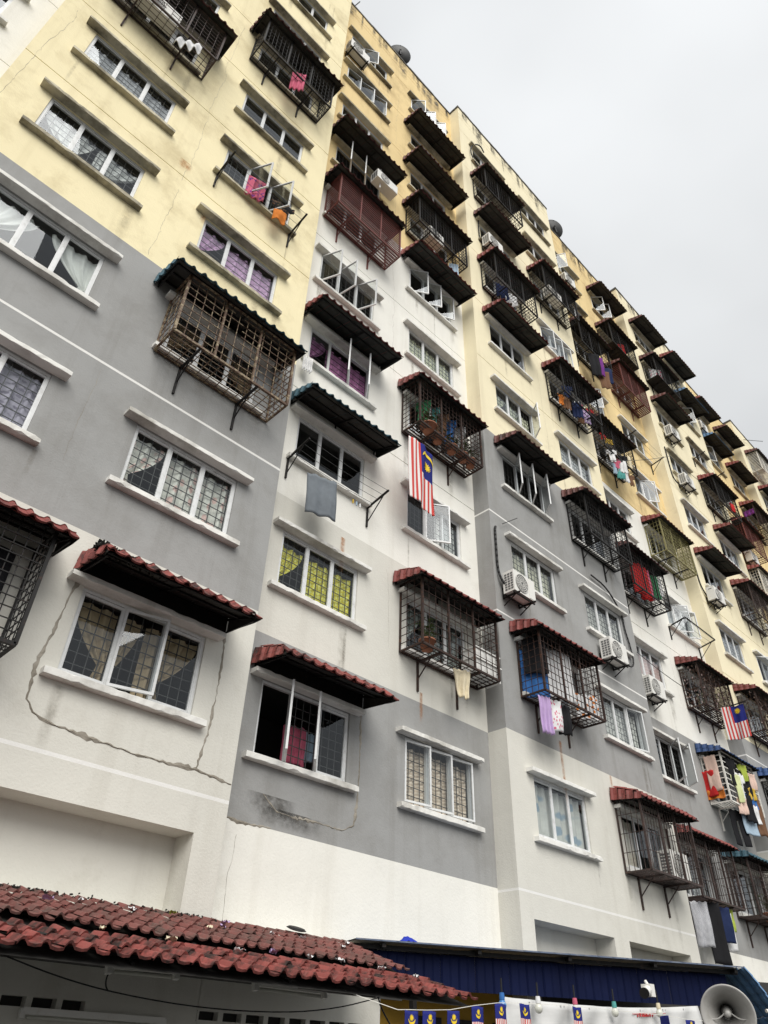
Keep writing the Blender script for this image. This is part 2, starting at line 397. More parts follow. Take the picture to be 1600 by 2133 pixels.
def window(c, f, opens=(None,None,None), grille=True, old=None, dxl=None, panes=3):
    WIN.add((c, f)); x, y, z = P(c, f)
    if old is None: old = (c in (0,1) and f >= 4) or (c in (2,3) and f >= 7) or (c in (4,5,6,7) and f >= 8) or (c >= 8 and f >= 7)
    fr = obj('window', cached('frame', frame_mesh), block, (x, y, z))
    sw = (WW-.04)/3-.012
    for k in range(3):
        x0 = -WW/2+.025+k*(WW-.04)/3
        a = opens[k]
        if a is None:
            obj('sash', cached(('sash', 0), lambda: sash_mesh(sw, False)), fr, (x0, .055, .05))
            obj('pane', cached('pane', lambda: pane_mesh(sw)), fr, (x0, .057, .05), (R.uniform(-.012,.012), 0, R.uniform(-.012,.012)))
        elif a > 0:      # hinged on its left edge, swings out
            obj('sash', cached(('sash', 1), lambda: sash_mesh(sw)), fr, (x0, .03, .05), (0, 0, -math.radians(a)))
        else:            # hinged on its right edge
            obj('sash', cached(('sash', 1), lambda: sash_mesh(sw)), fr, (x0+sw, .03, .05), (0, 0, math.pi+math.radians(-a)))
    ml = M['sill_old'] if old else M['sill']
    sd_ = (c*7+f*3) % 5
    obj('sill', cached(('sill', old, sd_), lambda: sill_mesh(seed=sd_).mesh('sill', ml)), fr, (0, 0, -.012))
    obj('lintel', cached(('lintel', old, sd_), lambda: sill_mesh(2.22, .17, .076, .006, sd_+9).mesh('lintel', ml)), fr, (-.02, 0, WH+.080))
    if grille: obj('grille', cached(('gr', str(grille)), lambda: grille_mesh(grille != 'h', grille == 'two')), fr, (0, .10, 0))
    return fr
GC = 'curtains behind the windows'
def curtain(c, f, label, col, kind='full', pat=None, c2=None, sc=8, top=.93, seed=0):
    top = min(1.03, top+.06)
    x, y, z = P(c, f); br = lambda q: tuple(min(.86, v*1.32) for v in q); mt = cloth_mat(br(col), br(c2) if c2 else None, pat, sc); r = random.Random(seed+c*31+f)
    ph = r.uniform(0, 6); t = empty('curtain', label+', '+where(c, f), 'curtain', (x, y+.155, z), GC)
    def sheet(x0, x1, shape, kk):
        def fn(u, v):
            zz = top-(top-.03)*v
            if shape == 'tieL':      # gathered towards its left edge at two thirds of the drop
                g = 1-.84*(v/.72)**1.7 if v < .72 else .16+.5*(v-.72)
                xx = x0+(x1-x0)*u*g; 
            elif shape == 'tieR':
                g = 1-.84*(v/.72)**1.7 if v < .72 else .16+.5*(v-.72)
                xx = x1-(x1-x0)*(1-u)*g
            else: xx = x0+(x1-x0)*u
            fold = .028*math.sin(u*(x1-x0)*26+ph+kk)+.012*math.sin(u*(x1-x0)*61+ph*2+v*2)
            return (xx, fold, zz)
        obj('drape', uvgrid('drape', max(10, int((x1-x0)*44)), 14, fn, mt), t)
    h = WW/2-.03
    if kind == 'full': sheet(-h, h, 'f', 0)
    elif kind == 'tied': sheet(-h, -.1, 'tieL', 0); sheet(.1, h, 'tieR', 2)
    elif kind == 'three': sheet(-h, -h/3-.03, 'tieL', 0); sheet(-h/3, h/3, 'f', 1); sheet(h/3+.03, h, 'f', 2)
    elif kind == 'swag': sheet(-h, -h*.36, 'tieR', 0); sheet(-h*.3, h*.05, 'tieL', 1); sheet(h*.12, h*.3, 'f', 1); sheet(h*.33, h, 'tieL', 2)
    elif kind == 'right': sheet(h*.2, h, 'f', 0)
    elif kind == 'left': sheet(-h, -h*.3, 'f', 0)
    return t

# ------------------------------------------------------------------ tiled canopies
def tile_mesh(w=.2, ln=.28, mat=None, key=None, t=.012, amp=.022):
    mb = MB(); prof = [(u, amp*2*z_) for u, z_ in ((0,.02),(.10,.62),(.17,.92),(.27,.92),(.34,.62),(.46,.02),(.73,-.18),(1,.02))]; nx = len(prof)-1
    top = [[(-w/2+w*u, -ln*v, z+(.012*(v))) for u, z in prof] for v in (0, 1)]
    for i in range(nx):
        mb.q(top[0][i], top[1][i], top[1][i+1], top[0][i+1])
        a, b = top[1][i], top[1][i+1]
        mb.q(a, (a[0], a[1]+.006, a[2]-t-.012), (b[0], b[1]+.006, b[2]-t-.012), b)
    return mb.mesh('tile', mat)
def joined_tiles(mb, mw, w, ln, amp=.016):
    nx = 4; prof = [(i/nx, amp*math.sin(2*math.pi*i/nx-.4)) for i in range(nx+1)]
    a = [mw @ Vector((-w/2+w*u, 0, z)) for u, z in prof]; b = [mw @ Vector((-w/2+w*u, -ln, z+.012)) for u, z in prof]
    d = [mw @ Vector((-w/2+w*u, -ln+.006, z-.012)) for u, z in prof]
    for i in range(nx): mb.q(a[i], b[i], b[i+1], a[i+1]); mb.q(b[i], d[i], d[i+1], b[i+1])
GK = 'tiled canopies over the windows'
def canopy(c, f, colr, label, w=2.65, dx=0, d=.78, drop=0, up=0, board=False):
    x, y, z = P(c, f)
    t = empty('canopy', label+', '+where(c, f), 'canopy', (x+dx, y, z+up+.042), GK)
    zt, zk, ze = 1.53-drop, 1.315-drop, 1.17-drop; yk = -.62*d/.78; h = w/2
    mb = MB(); n = max(6, int(w/.21))
    # upper sheet: waves across, a pitched plane and a curved front drop
    def up_fn(u, v):
        wv = .012*math.sin(2*math.pi*u*n)
        if v < .6: yy = yk*v/.6; zz = zt+(zk-zt)*v/.6
        else: q = (v-.6)/.4; yy = yk+(-d-yk)*q; zz = zk+(ze-zk)*(q*.55+.45*q*q)
        return (-h+w*u, yy, zz+wv)
    mb.grid(n*4, 8, up_fn)
    obj('roof_sheet', mb.mesh('roof_sheet', M[colr]), t)
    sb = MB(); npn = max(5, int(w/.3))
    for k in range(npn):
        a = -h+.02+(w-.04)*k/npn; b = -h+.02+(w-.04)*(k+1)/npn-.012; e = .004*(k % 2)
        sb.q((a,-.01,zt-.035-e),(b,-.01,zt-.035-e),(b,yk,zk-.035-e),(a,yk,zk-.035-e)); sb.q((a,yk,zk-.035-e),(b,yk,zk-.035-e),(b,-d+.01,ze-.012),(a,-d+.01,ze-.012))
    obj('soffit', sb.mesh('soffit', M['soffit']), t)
    fb = MB(); s = .026
    for yy, zz in ((-.03, zt-.06), (yk*.55, zt+(zk-zt)*.55-.06), (yk, zk-.06)): fb.bar((-h+.04, yy, zz), (h-.04, yy, zz), s)
    for xx in (-h+.05, 0 if w < 2.4 else w*.04, h-.05): fb.bar((xx, -.02, zt-.075), (xx, yk, zk-.075), s)
    for xx in (-h+.05, h-.05): fb.bar((xx, -.012, zt-.09), (xx, -.012, zt-.30), s); fb.bar((xx, -.012, zt-.29), (xx, -d+.1, ze-.0), s*.8)
    fb.bar((.02,-.012,zt-.08),(.02,-.012,zt-.36),s)
    obj('support_frame', fb.mesh('support_frame', M['black']), t)
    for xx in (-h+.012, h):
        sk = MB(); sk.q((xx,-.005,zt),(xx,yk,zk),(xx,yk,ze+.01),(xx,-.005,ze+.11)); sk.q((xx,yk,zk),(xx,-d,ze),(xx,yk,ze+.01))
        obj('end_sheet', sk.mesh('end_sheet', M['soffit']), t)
    if board:
        bb = MB(); bb.box((-h+.03,-.03,WH+.07),(h-.03,-.004,zt-.04)); obj('back_board', bb.mesh('back_board', M['black']), t)
    near = c <= 5
    jb = MB()
    def put(mw, tw, tl):
        if near:
            o = obj('tile', cached(('tile', colr, round(tw, 3), round(tl, 3)), lambda: tile_mesh(tw, tl, M[colr], amp=.018)), t); o.matrix_basis = mw
        else: joined_tiles(jb, mw, tw, tl)
    # left skirt, two courses of tiles hanging upright
    ncol = 4; tw = d*.93/ncol
    for k in range(ncol):
        yy = -.01-(k+.5)*tw; q = -yy/d
        ztop = zt+(zk-zt)*min(1, -yy/-yk) - (0 if -yy < -yk else (zk-ze)*((-yy+yk)/(d+yk))*.5)
        zbot = zt-.27+(ze-(zt-.27))*q; hh = max(.1, ztop-zbot)/2
        for rr in range(2):
            ang = math.radians(84); zz = ztop-hh*rr+.01
            # tile local x -> -world y, local -y -> down, local z -> outwards (-x)
            mw = Matrix(((0, math.sin(math.radians(6)), -1, -h-.004-.012*rr), (-1, 0, 0, yy), (0, 1, 0, zz), (0,0,0,1)))
            sc = Matrix.Diagonal((1, (hh+.02)/.16, 1, 1))
            put(mw @ sc, tw, .16)
    # front course(s)
    nf = max(6, int(round(w/.205))); fw_ = w/nf
    for k in range(nf):
        xx = -h+(k+.5)*fw_
        s_ = math.atan2(zk-ze, d+yk); ln = math.hypot(zk-ze, d+yk)+.035
        mw = Matrix.Translation((xx, yk+.005, zk+.022)) @ Matrix.Rotation(s_+R.uniform(-.03,.03), 4, 'X')
        put(mw, fw_, round(ln, 2))
        if near and f <= 2:
            s2 = math.atan2(zt-zk, -yk)
            for rr in range(2):
                mw = Matrix.Translation((xx, yk*(.55-.4*rr), zk+(zt-zk)*(.45+.4*rr)+.022)) @ Matrix.Rotation(s2, 4, 'X')
                put(mw, fw_, .3)
    if not near:
        o = obj('tile_course', jb.mesh('tile_course', M[colr]), t); o['kind'] = 'stuff'
    return t

# ------------------------------------------------------------------ window cages
GG = 'steel window cages on the facade'
def cage(c, f, steel, label, w=2.22, d=.60, zb=-.17, zt=1.26, style='grid', dx=0, brk=True, floor='grid', nv=18, nh=9, dz=0):
    x, y, z = P(c, f); t = empty('window_cage', label+', '+where(c, f), 'window cage', (x+dx, y, z+dz+.042), GG)
    h = w/2; key = (steel, w, d, zb, zt, style, floor, nv, nh)
    def parts():
        st = M[steel]; fr = MB(); T = .042
        for xx in (-h, h):
            fr.bar((xx,-d,zb),(xx,-d,zt),T); fr.bar((xx,-.03,zb),(xx,-.03,zt),.03); 
            for zz in (zb, zt): fr.bar((xx,-.02,zz),(xx,-d,zz),.034)
        for zz in (zb, zt): fr.bar((-h,-d,zz),(h,-d,zz),T); fr.bar((-h,-.03,zz),(h,-.03,zz),.03)
        for k in ((1/3, 2/3) if w > 1.5 else (.5,)): fr.bar((-h+w*k,-d,zb),(-h+w*k,-d,zt),.036)
        b = .0112; fg = MB(); sg = MB(); fl = MB(); jj = random.Random(len(steel)*131+nv*17+nh*7); J = lambda a=.010: jj.uniform(-a, a)
        if style in ('grid', 'vert'):
            for i in range(1, nv): xx = -h+w*i/nv; zm = (zb+zt)/2+J(.2); xm = xx+J(); fg.bar((xx+J(.006),-d,zb),(xm,-d+J(),zm),b); fg.bar((xm,-d,zm),(xx+J(.006),-d,zt),b)
            for j in range(1, nh): zz = zb+(zt-zb)*j/nh; zc_ = zz+J(.014); fg.bar((-h,-d-.012,zz+J(.008)),(J(.3),-d-.012,zc_),b); fg.bar((0,-d-.012,zc_),(h,-d-.012,zz+J(.008)),b)
            ns = max(3, int(nv*d/w))
            for i in range(1, ns): yy = -d*i/ns; sg.bar((0,yy,zb),(0,yy,zt),b)
            for j in range(1, nh): zz = zb+(zt-zb)*j/nh; sg.bar((.012,-.02,zz),(.012,-d,zz),b)
        else:                          # horizontal slats
            for j in range(1, nh):
                zz = zb+(zt-zb)*j/nh; fg.box((-h,-d-.008,zz-.012),(h,-d+.008,zz+.012)); sg.box((-.008,-d,zz-.012),(.008,-.02,zz+.012))
        n = 12 if floor != 'fine' else 22
        if floor == 'plate': fl.box((-h+.02,-d+.02,zb-.012),(h-.02,-.05,zb+.004))
        if floor == 'slat' or style == 'slat':
            for j in range(1, 8): yy = -d*j/8; fl.box((-h,yy-.014,zb-.01),(h,yy+.014,zb+.01))
            for i in (1, 2, 3): xx = -h+w*i/4; fl.bar((xx,-.02,zb-.016),(xx,-d,zb-.016),.022)
        else:
            for i in range(1, n): xx = -h+w*i/n; fl.bar((xx,-.02,zb-.02),(xx,-d,zb-.02),.012)
            for j in range(1, 6): yy = -d*j/6; fl.bar((-h,yy,zb-.008),(h,yy,zb-.008),.012)
        bk = MB()
        bk.bar((0,-.018,zb-.02),(0,-.018,zb-.62),.036); bk.bar((0,-.02,zb-.03),(0,-d,zb-.03),.036); bk.bar((0,-.018,zb-.38),(0,-d*.62,zb-.03),.018)
        dk = M['black'] if steel in ('creamsteel', 'yellowsteel') else st
        return [mb.mesh(n_, st) for mb, n_ in ((fr,'frame'),(fg,'front_grille'),(sg,'side_grille'),(fl,'floor_grille'))]+[bk.mesh('bracket', dk)]
    fr, fg, sg, fl, bk = cached(('cage',)+key, parts)
    obj('frame', fr, t); obj('front_grille', fg, t)
    obj('side_grille', sg, t, (-h,0,0)); obj('side_grille', sg, t, (h,0,0)); obj('floor_grille', fl, t)
    if brk:
        for xx in (-w*.28, w*.22): obj('bracket', bk, t, (xx,0,0))
    return t

# ------------------------------------------------------------------ air conditioners
GA = 'air conditioner units outside the windows'
def aircon(loc, label, w=.78, bracket=True, plainside=False, d=.30, h=.54):
    """loc: wall point at the unit's lower left corner; body stands d off the wall"""
    t = empty('air_conditioner', label, 'air conditioner', loc, GA)
    def parts():
        y0, y1 = -.10-d, -.10
        b = MB(); b.box((0,y0,0),(w,y1,h))
        body = b.mesh('casing', M['acwhite'])
        g = MB(); cx, cz, r = w*.36, h*.5, h*.41
        for k in range(5): rr = r*(k+1)/5; g.tube([(cx+rr*math.cos(a*math.pi/10), y0-.018, cz+rr*math.sin(a*math.pi/10)) for a in range(21)], .008, 4)
        for a in range(16): q = a*math.pi/8; g.bar((cx+.04*math.cos(q), y0-.014, cz+.04*math.sin(q)), (cx+r*math.cos(q+.3), y0-.014, cz+r*math.sin(q+.3)), .007)
        fan = MB(); fan.lathe([(0,0),(r*.97,0),(r*1.02,.012)], 24, Matrix.Translation((cx,y0-.003,cz)) @ Matrix.Rotation(math.pi/2, 4, 'X'))
        sl = MB()
        if not plainside:
            for i in range(3):
                for j in range(7): 
                    ya = y0+.03+(d-.06)*i/3; za = .05+(h-.1)*j/7
                    sl.box((-.006,ya,za),(.004,ya+(d-.06)/3-.022,za+(h-.1)/7-.022))
        else: sl.box((-.006,y0+.08,h*.80),(.004,y1-.1,h*.84))
        pn = MB(); pn.box((w*.70,y0-.008,.02),(w*.985,y0-.001,h-.02))
        bk = MB()
        for xx in (.10, w-.10): bk.bar((xx,-.015,-.03),(xx,y0-.06,-.03),.032); bk.bar((xx,-.015,.22),(xx,-.015,-.05),.032); bk.bar((xx,-.015,-.22),(xx,y0+.05,-.04),.02)
        bk.bar((.0,y0+.04,-.03),(w,y0+.04,-.03),.03); bk.bar((.0,y1-.02,-.03),(w,y1-.02,-.03),.03)
        return body, fan.mesh('fan_opening', M['acgrey']), g.mesh('fan_guard', M['acwhite']), sl.mesh('coil_vents', M['acgrey'] if not plainside else M['dark']), pn.mesh('service_panel', M['acwhite']), bk.mesh('bracket', M['black'])
    ms = cached(('ac', w, plainside, d, h), parts)
    for n_, me in zip(('casing','fan_opening','fan_guard','coil_vents','service_panel'), ms): obj(n_, me, t)
    if bracket: obj('bracket', ms[5], t)
    return t
def cable(pts, label, wd=.035, name='cable', cat='cable', n=6):
    # smooth the polyline
    ps = [Vector(p) for p in pts]
    for _ in range(2):
        q = [ps[0]]
        for a, b in zip(ps[:-1], ps[1:]): q += [a*.75+b*.25, a*.25+b*.75]
        ps = q+[ps[-1]]
    mb = MB(); mb.tube(ps, wd, n); return tag(obj(name, mb.mesh(name, M['cable'], True)), label, cat)

# ------------------------------------------------------------------ drying racks and laundry
def rack(c, f, label, dz=-.12, d=.62, w=2.1, rail=False, dx=0, steel='black'):
    x, y, z = P(c, f); t = empty('drying_rack', label+', '+where(c, f), 'drying rack', (x+dx, y, z+dz+.042), 'drying racks below the windows')
    def arm():
        mb = MB(); mb.bar((0,-.02,-.02),(0,-.02,-.50),.034); mb.bar((0,-.02,-.02),(0,-d,.10),.034); mb.bar((0,-.02,-.40),(0,-d*.8,.07),.016); return mb.mesh('arm', M[steel])
    me = cached(('arm', d, steel), arm)
    for s_ in (-w/2, w/2): obj('arm', me, t, (s_,0,0))
    if rail:
        mb = MB(); mb.bar((-w/2,-d,.10),(w/2,-d,.10),.03); obj('rail', mb.mesh('rail', M[steel]), t)
    for k in range(4):
        q = (k+1)/4.2; mb = MB(); yy, zz = -d*q, -.02+.12*q
        mb.tube([(-w/2,yy,zz+.02),(-w/4,yy,zz-.012),(0,yy,zz-.024),(w/4,yy,zz-.012),(w/2,yy,zz+.02)], .006, 4); obj('wire', mb.mesh('wire', M['cable']), t)
    return t
GL = 'laundry hung out to dry'
def cloth(label, cat, name, loc, w, h, mat, rz=0, shape='sheet', amp=.03, nf=3, seed=0, taper=0, group=GL, skew=0):
    r = random.Random(seed); ph = r.uniform(0, 6)
    rz = -rz-.25 if rz >= 0 else rz          # laundry swings round towards the street end
    def fn(u, v):
        ww = w*(1-taper*v); xx = (u-.5)*ww+skew*v*h
        yy = amp*(.35+.65*v)*math.sin(u*nf*math.pi*2+ph+v*1.3)+.012*math.sin(v*7+ph)
        zz = -h*v-.012*math.sin(u*5+ph)*v-.03*(1-v)*math.sin(u*math.pi*2*1.5+ph)**2
        return (xx, yy, zz)
    keep = None; nx, ny = max(10, nf*7), 14
    if shape == 'shirt':
        nx, ny = 20, 22
        def keep(u, v):
            a = abs(u-.5)
            if v < .06 and a < .12: return False
            if v < .36: return a < .31 or v > (a-.31)*.35 and v < .36-(a-.31)*.1 
            return a < .31
    elif shape == 'pants':
        nx, ny = 14, 20
        def keep(u, v): return v < .3 or abs(u-.5) > .045+.03*v
    me = uvgrid(name, nx, ny, fn, mat, keep, .016)
    return tag(obj(name, me, None, loc, (0,0,rz)), label, cat, group)
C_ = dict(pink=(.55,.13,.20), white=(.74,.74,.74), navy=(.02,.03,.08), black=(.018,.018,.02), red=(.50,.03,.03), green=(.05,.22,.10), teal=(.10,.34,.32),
          lilac=(.52,.38,.62), purple=(.17,.04,.22), orange=(.62,.20,.04), cream=(.70,.62,.45), grey=(.17,.19,.21), blue=(.05,.16,.42), peach=(.68,.50,.42),
          lime=(.38,.46,.08), paleyellow=(.62,.66,.36), yellow=(.55,.37,.06), lightblue=(.36,.46,.55), brown=(.18,.10,.06))
CM = lambda k, c2=None, kind=None, sc=8: cloth_mat(C_[k], C_[c2] if c2 else None, kind, sc)

# ================================================================== contents
# ---- windows: (column, floor): openings (degrees; None = shut), grille
spec = {}
def W(c, f, o=(None,None,None), g=True): spec[(c, f)] = (o, g)
for f in range(1, 10): W(0, f)
W(-1,5); W(-1,6); W(-1,7)
W(0,3,g=False); W(1,1,(None,16,None)); W(1,2); W(1,3); W(1,4,g='h'); W(1,5,(None,62,62)); W(1,6,g='h'); W(1,7); W(1,8,g=False); W(1,9,g=False)
W(2,1,(-54,-50,None),'two'); W(2,2); W(2,3,g=False); W(2,4,(None,-50,-52),'h'); W(2,5,(66,80,66)); W(2,6); W(2,7,(-52,-50,-50)); W(2,8,g=False); W(2,9,(8,14,14),False); W(2,10,(None,30,None),False)
W(3,1,(10,9,8)); W(3,2); W(3,3,(None,34,None)); W(3,4,(34,None,None)); W(3,5); W(3,6,(34,30,26),False); W(3,7); W(3,8); W(3,9); W(3,10,(42,42,42),False)
W(4,1,g=False); W(4,2); W(4,3); W(4,4,(-48,-48,-52)); W(4,5,(None,None,-54)); W(4,6,g=False); W(4,7); W(4,8); W(4,9); W(4,10)
W(5,1,g=False); W(5,2,(None,None,14)); W(5,3); W(5,4); W(5,5); W(5,6); W(5,7,(24,20,18),False); W(5,8); W(5,9,g=False); W(5,10,g=False)
W(6,1); W(6,2,(None,-50,-52)); W(6,3,g=False); W(6,4); W(6,5); W(6,6); W(6,7,(None,40,None),False); W(6,8); W(6,9,g=False); W(6,10,(60,None,None),False)
W(7,1); W(7,2); W(7,3); W(7,4,(None,38,34),False); W(7,5); W(7,6,(None,38,None),False); W(7,7,g=False); W(7,8); W(7,9); W(7,10,(48,48,None),False)
for f in range(2, 11): W(8, f, g=(f in (4,6)))
W(9,4,(38,None,None),False); W(9,5); W(9,6); W(9,7); W(9,8,g=False); W(9,9,(None,44,None),False); W(9,10,g=False)
for f in range(6, 11): W(10, f, (30,None,None) if f in (8,9) else (None,None,None), False)
for f in range(8, 11): W(11, f, g=False)
for f in (9, 10): W(12, f, g=False)

lines = [LINE(k) for k in range(0, 11)]
def holes_for(x0, x1, y):
    return [(CX[c]-WW/2, CX[c]+WW/2, P(c,f)[2], P(c,f)[2]+WH, .13, None) for (c, f) in spec if x0 < CX[c] < x1]
vents = [(3.10+.295*k, 3.10+.295*k+.235, .375, .455, .10, 'dark') for k in range(3)]
vents += [(5.23+.31*k, 5.23+.31*k+.245, .375, .455, .10, 'dark') for k in range(8)]
A_B = [(2.58,'offwhite'),(2.625,'line'),(LINE(1),'offwhite'),(8.11,'grey'),(8.155,'line'),(10.85,'grey'),(40,'yellow')]
R_B = [(2.57,'white'),(LINE(1),'grey'),(LINE(2),'offwhite'),(19.22,'white'),(40,'ochre')]
C_B = [(2.5,'offwhite'),(2.54,'line'),(LINE(1),'offwhite'),(7.96,'grey'),(8.00,'line'),(10.72,'grey'),(10.765,'line'),(13.55,'grey'),(40,'cream')]
D_B = [(2.5,'white'),(LINE(1),'grey'),(7.92,'grey'),(16.4,'white'),(40,'ochre')]
E_B = [(2.57,'offwhite'),(5.32,'offwhite'),(5.36,'line'),(8.1,'grey'),(8.14,'line'),(8.7,'grey'),(40,'cream')]
up_lines = lambda z0: [l for l in lines if l > z0] + [31.45, 31.75]
bandset = [R_B, A_B, R_B, C_B, D_B, E_B, D_B, E_B]
grv = [up_lines(8), up_lines(11.2), up_lines(8.6), up_lines(14), up_lines(8.4), up_lines(9), up_lines(9), up_lines(9)]
for i, (x0, x1, y) in enumerate(EDGE):
    hs = holes_for(x0, x1, y)
    if i == 1: hs += [(-.9, 4.78, 1.25, 2.17, .40, 'offwhite')]+vents[:3]
    if i == 3: hs += [(11.61, 14.16, -1.0, 2.11, .42, 'offwhite'), (14.7, 17.18, -1.0, 2.11, .42, 'offwhite')]
    wall_section(i, x0, x1, y, bandset[i], hs, grv[i], True)
# ground floor shop wall standing flush with the left bay, with its vents
def ground_floor():
    mb = MB(); xs = sorted({5.205, 7.95} | {v for h in vents[3:] for v in h[:2]}); zs = [-1.6, .375, .455, 1.26]
    for a, b in zip(xs[:-1], xs[1:]):
        for c, d in zip(zs[:-1], zs[1:]):
            if any(h[0] < (a+b)/2 < h[1] for h in vents[3:]) and c == .375: continue
            mb.q((a,0,c),(b,0,c),(b,0,d),(a,0,d))
    mb.q((5.205,0,1.26),(7.95,0,1.26),(7.95,.487,1.30),(5.205,.487,1.30)); mb.q((7.95,0,-1.6),(7.95,.6,-1.6),(7.95,.6,1.26),(7.95,0,1.26))
    mb.cur = 1
    for h in vents[3:]: mb.q((h[0]-.01,.09,h[2]-.01),(h[1]+.01,.09,h[2]-.01),(h[1]+.01,.09,h[3]+.01),(h[0]-.01,.09,h[3]+.01))
    mb.cur = 0
    for h in vents[3:]:
        mb.q((h[0],0,h[2]),(h[0],.09,h[2]),(h[0],.09,h[3]),(h[0],0,h[3])); mb.q((h[1],.09,h[2]),(h[1],0,h[2]),(h[1],0,h[3]),(h[1],.09,h[3])); mb.q((h[0],.09,h[3]),(h[1],.09,h[3]),(h[1],0,h[3]),(h[0],0,h[3]))
    obj('shop_wall', mb.mesh('shop_wall', [M['offwhite'], M['dark']]), block)
ground_floor()
M['yellowshop'] = wall_mat('yellow_shop_paint', (.50, .30, .05), .4, (.2, .12, .04))
mb = MB(); mb.q((7.96,.30,-1.6),(11.2,.30,-1.6),(11.2,.30,1.0),(7.96,.30,1.0)); obj('shop_wall', mb.mesh('shop_wall', M['yellowshop']), block)
mb = MB()
for k in range(3): mb.box((8.75+.95*k, .27, -.4), (9.45+.95*k, .305, .62))
obj('shop_window', mb.mesh('shop_window', M['dark']), block)
mb = MB(); mb.box((-7.5, .5, 31.0), (43.5, 12, 31.2)); mb.q((43.5,.03,-1.6),(43.5,12,-1.6),(43.5,12,31.2),(43.5,.03,31.2)); mb.q((-7.5,12,-1.6),(-7.5,.5,-1.6),(-7.5,.5,31.2),(-7.5,12,31.2)); mb.q((43.5,12,-1.6),(-7.5,12,-1.6),(-7.5,12,31.2),(43.5,12,31.2))
obj('roof', mb.mesh('roof', M['coping']), block)
for (c, f), (o, g) in spec.items(): window(c, f, o, g)

# ---- curtains
cu = curtain
cu(1,1,'gold and cream swagged curtains',(.40,.31,.20),'swag',top=1.0); cu(1,2,'white pleated curtains with pink flowers',(.66,.64,.58),'three','pattern',(.60,.42,.38),5,top=.98)
cu(1,3,'brown striped tied curtains',(.26,.18,.11),'tied',top=.95); cu(1,4,'lilac pink curtains',(.56,.36,.54),'three',None,top=.95)
cu(0,2,'mottled mauve curtain',(.40,.37,.44),'full','pattern',(.20,.18,.23),14,top=1.0); cu(0,3,'creamy white tied curtains',(.70,.70,.62),'tied',top=1.02)
cu(0,4,'white lace curtain',(.62,.62,.60),'swag',top=.88); cu(0,5,'pale grey net curtain',(.45,.45,.46),'full',top=.85)
cu(2,2,'yellow green curtain with round dots',(.56,.49,.05),'three','dots',(.72,.66,.20),11,top=.86); cu(2,4,'magenta curtains',(.34,.15,.28),'three',top=.95)
cu(3,1,'beige curtains tied in the middle',(.52,.42,.33),'full','stripes',(.66,.56,.46),5,top=.95); cu(3,5,'pale yellow patterned curtain',(.58,.58,.40),'full','pattern',(.66,.66,.52),14,top=.95)
cu(3,2,'grey floral curtain',(.46,.48,.45),'three',top=.98); cu(3,3,'white net curtain',(.52,.52,.50),'right',top=.95)
cu(4,1,'white curtain with large blue blotches',(.47,.47,.44),'full','pattern',(.22,.28,.33),4,top=1.0); cu(4,3,'cream curtain',(.60,.58,.46),'full',top=.9)
cu(4,5,'pale green curtain',(.52,.54,.40),'three',top=.8); cu(5,2,'white net curtain',(.62,.61,.57),'full',top=.97); cu(5,3,'grey white curtain',(.55,.54,.50),'full',top=.85)
cu(5,5,'pale grey lace curtain',(.60,.60,.58),'full',top=.97); cu(6,3,'pink and white striped curtain',(.62,.55,.52),'full','stripes',(.45,.25,.24),6,top=.9)
cu(3,7,'white curtain',(.55,.55,.52),'left'); cu(2,8,'white lace curtain',(.62,.62,.62),'full',top=.8); cu(2,10,'white curtain',(.66,.66,.64),'left')
cu(8,4,'grey patterned curtain',(.42,.42,.42),'full','pattern',(.58,.58,.58),10,top=.8); cu(5,1,'beige curtain',(.58,.52,.44),'left',top=1.0); cu(6,1,'white curtain',(.62,.62,.60),'right',top=1.0)
cu(7,4,'pale grey curtain',(.5,.5,.5),'full',top=.9); cu(5,7,'white net curtain',(.55,.55,.55),'full',top=.8); cu(1,9,'white curtain',(.6,.6,.6),'left')

# ---- canopies
cn = canopy
cn(0,1,'red','red tiled canopy over a dark window cage',3.0,dx=.22); cn(0,6,'maroon','dark mouldy canopy over a brown window cage',2.7)
cn(1,1,'redlow','red tiled canopy with black moss heaped on its corner',2.22,dx=.07,board=True,d=.84); cn(1,3,'teal','dark teal canopy over a rusting cream cage',2.68); cn(1,7,'maroon','black weathered canopy over a black cage',2.6)
cn(2,1,'redlow','red tiled canopy over casements thrown open',2.28,dx=.03,board=True,d=.84); cn(2,3,'teal','teal tiled canopy over dark glass',2.36); cn(2,4,'red','red tiled canopy with green grey underside',2.40); cn(2,6,'maroon','maroon canopy over a red slatted cage',2.5); cn(2,7,'maroon','long maroon canopy over open dark windows',2.5)
cn(3,2,'red','red skirted canopy over a rusty cage',2.5); cn(3,4,'red','red skirted canopy over a cage of flower pots',2.5); cn(3,6,'red','red canopy over three half open casements',2.5); cn(3,7,'maroon','maroon canopy over a black cage',2.5); cn(3,8,'maroon','maroon canopy hiding its window',2.5); cn(3,9,'maroon','maroon topmost canopy of its column',2.5)
cn(4,2,'red','red skirted canopy over a cage of work clothes',2.5); cn(4,4,'maroon','maroon canopy above five white window bars',2.4); cn(4,6,'red','red canopy above dark glass',2.4); cn(4,7,'red','red canopy on a black cage',2.45); cn(4,8,'maroon','maroon canopy above an air conditioner',2.4); cn(4,9,'maroon','dark canopy on the topmost cage',2.4)
cn(5,1,'red','red tiled canopy on a tall barred cage',2.4); cn(5,4,'maroon','maroon canopy on a black grid cage',2.5); cn(5,6,'red','red canopy on a cage stuffed with laundry',2.45); cn(5,8,'red','red canopy on a cage holding an air conditioner',2.4)
cn(6,1,'red','red tiled canopy on a tall barred cage',2.4); cn(6,4,'maroon','dark canopy on a cage of red clothes',2.4); cn(6,6,'maroon','black canopy on a crowded laundry cage',2.45); cn(6,8,'maroon','dark canopy on a cage with purple clothes below',2.4)
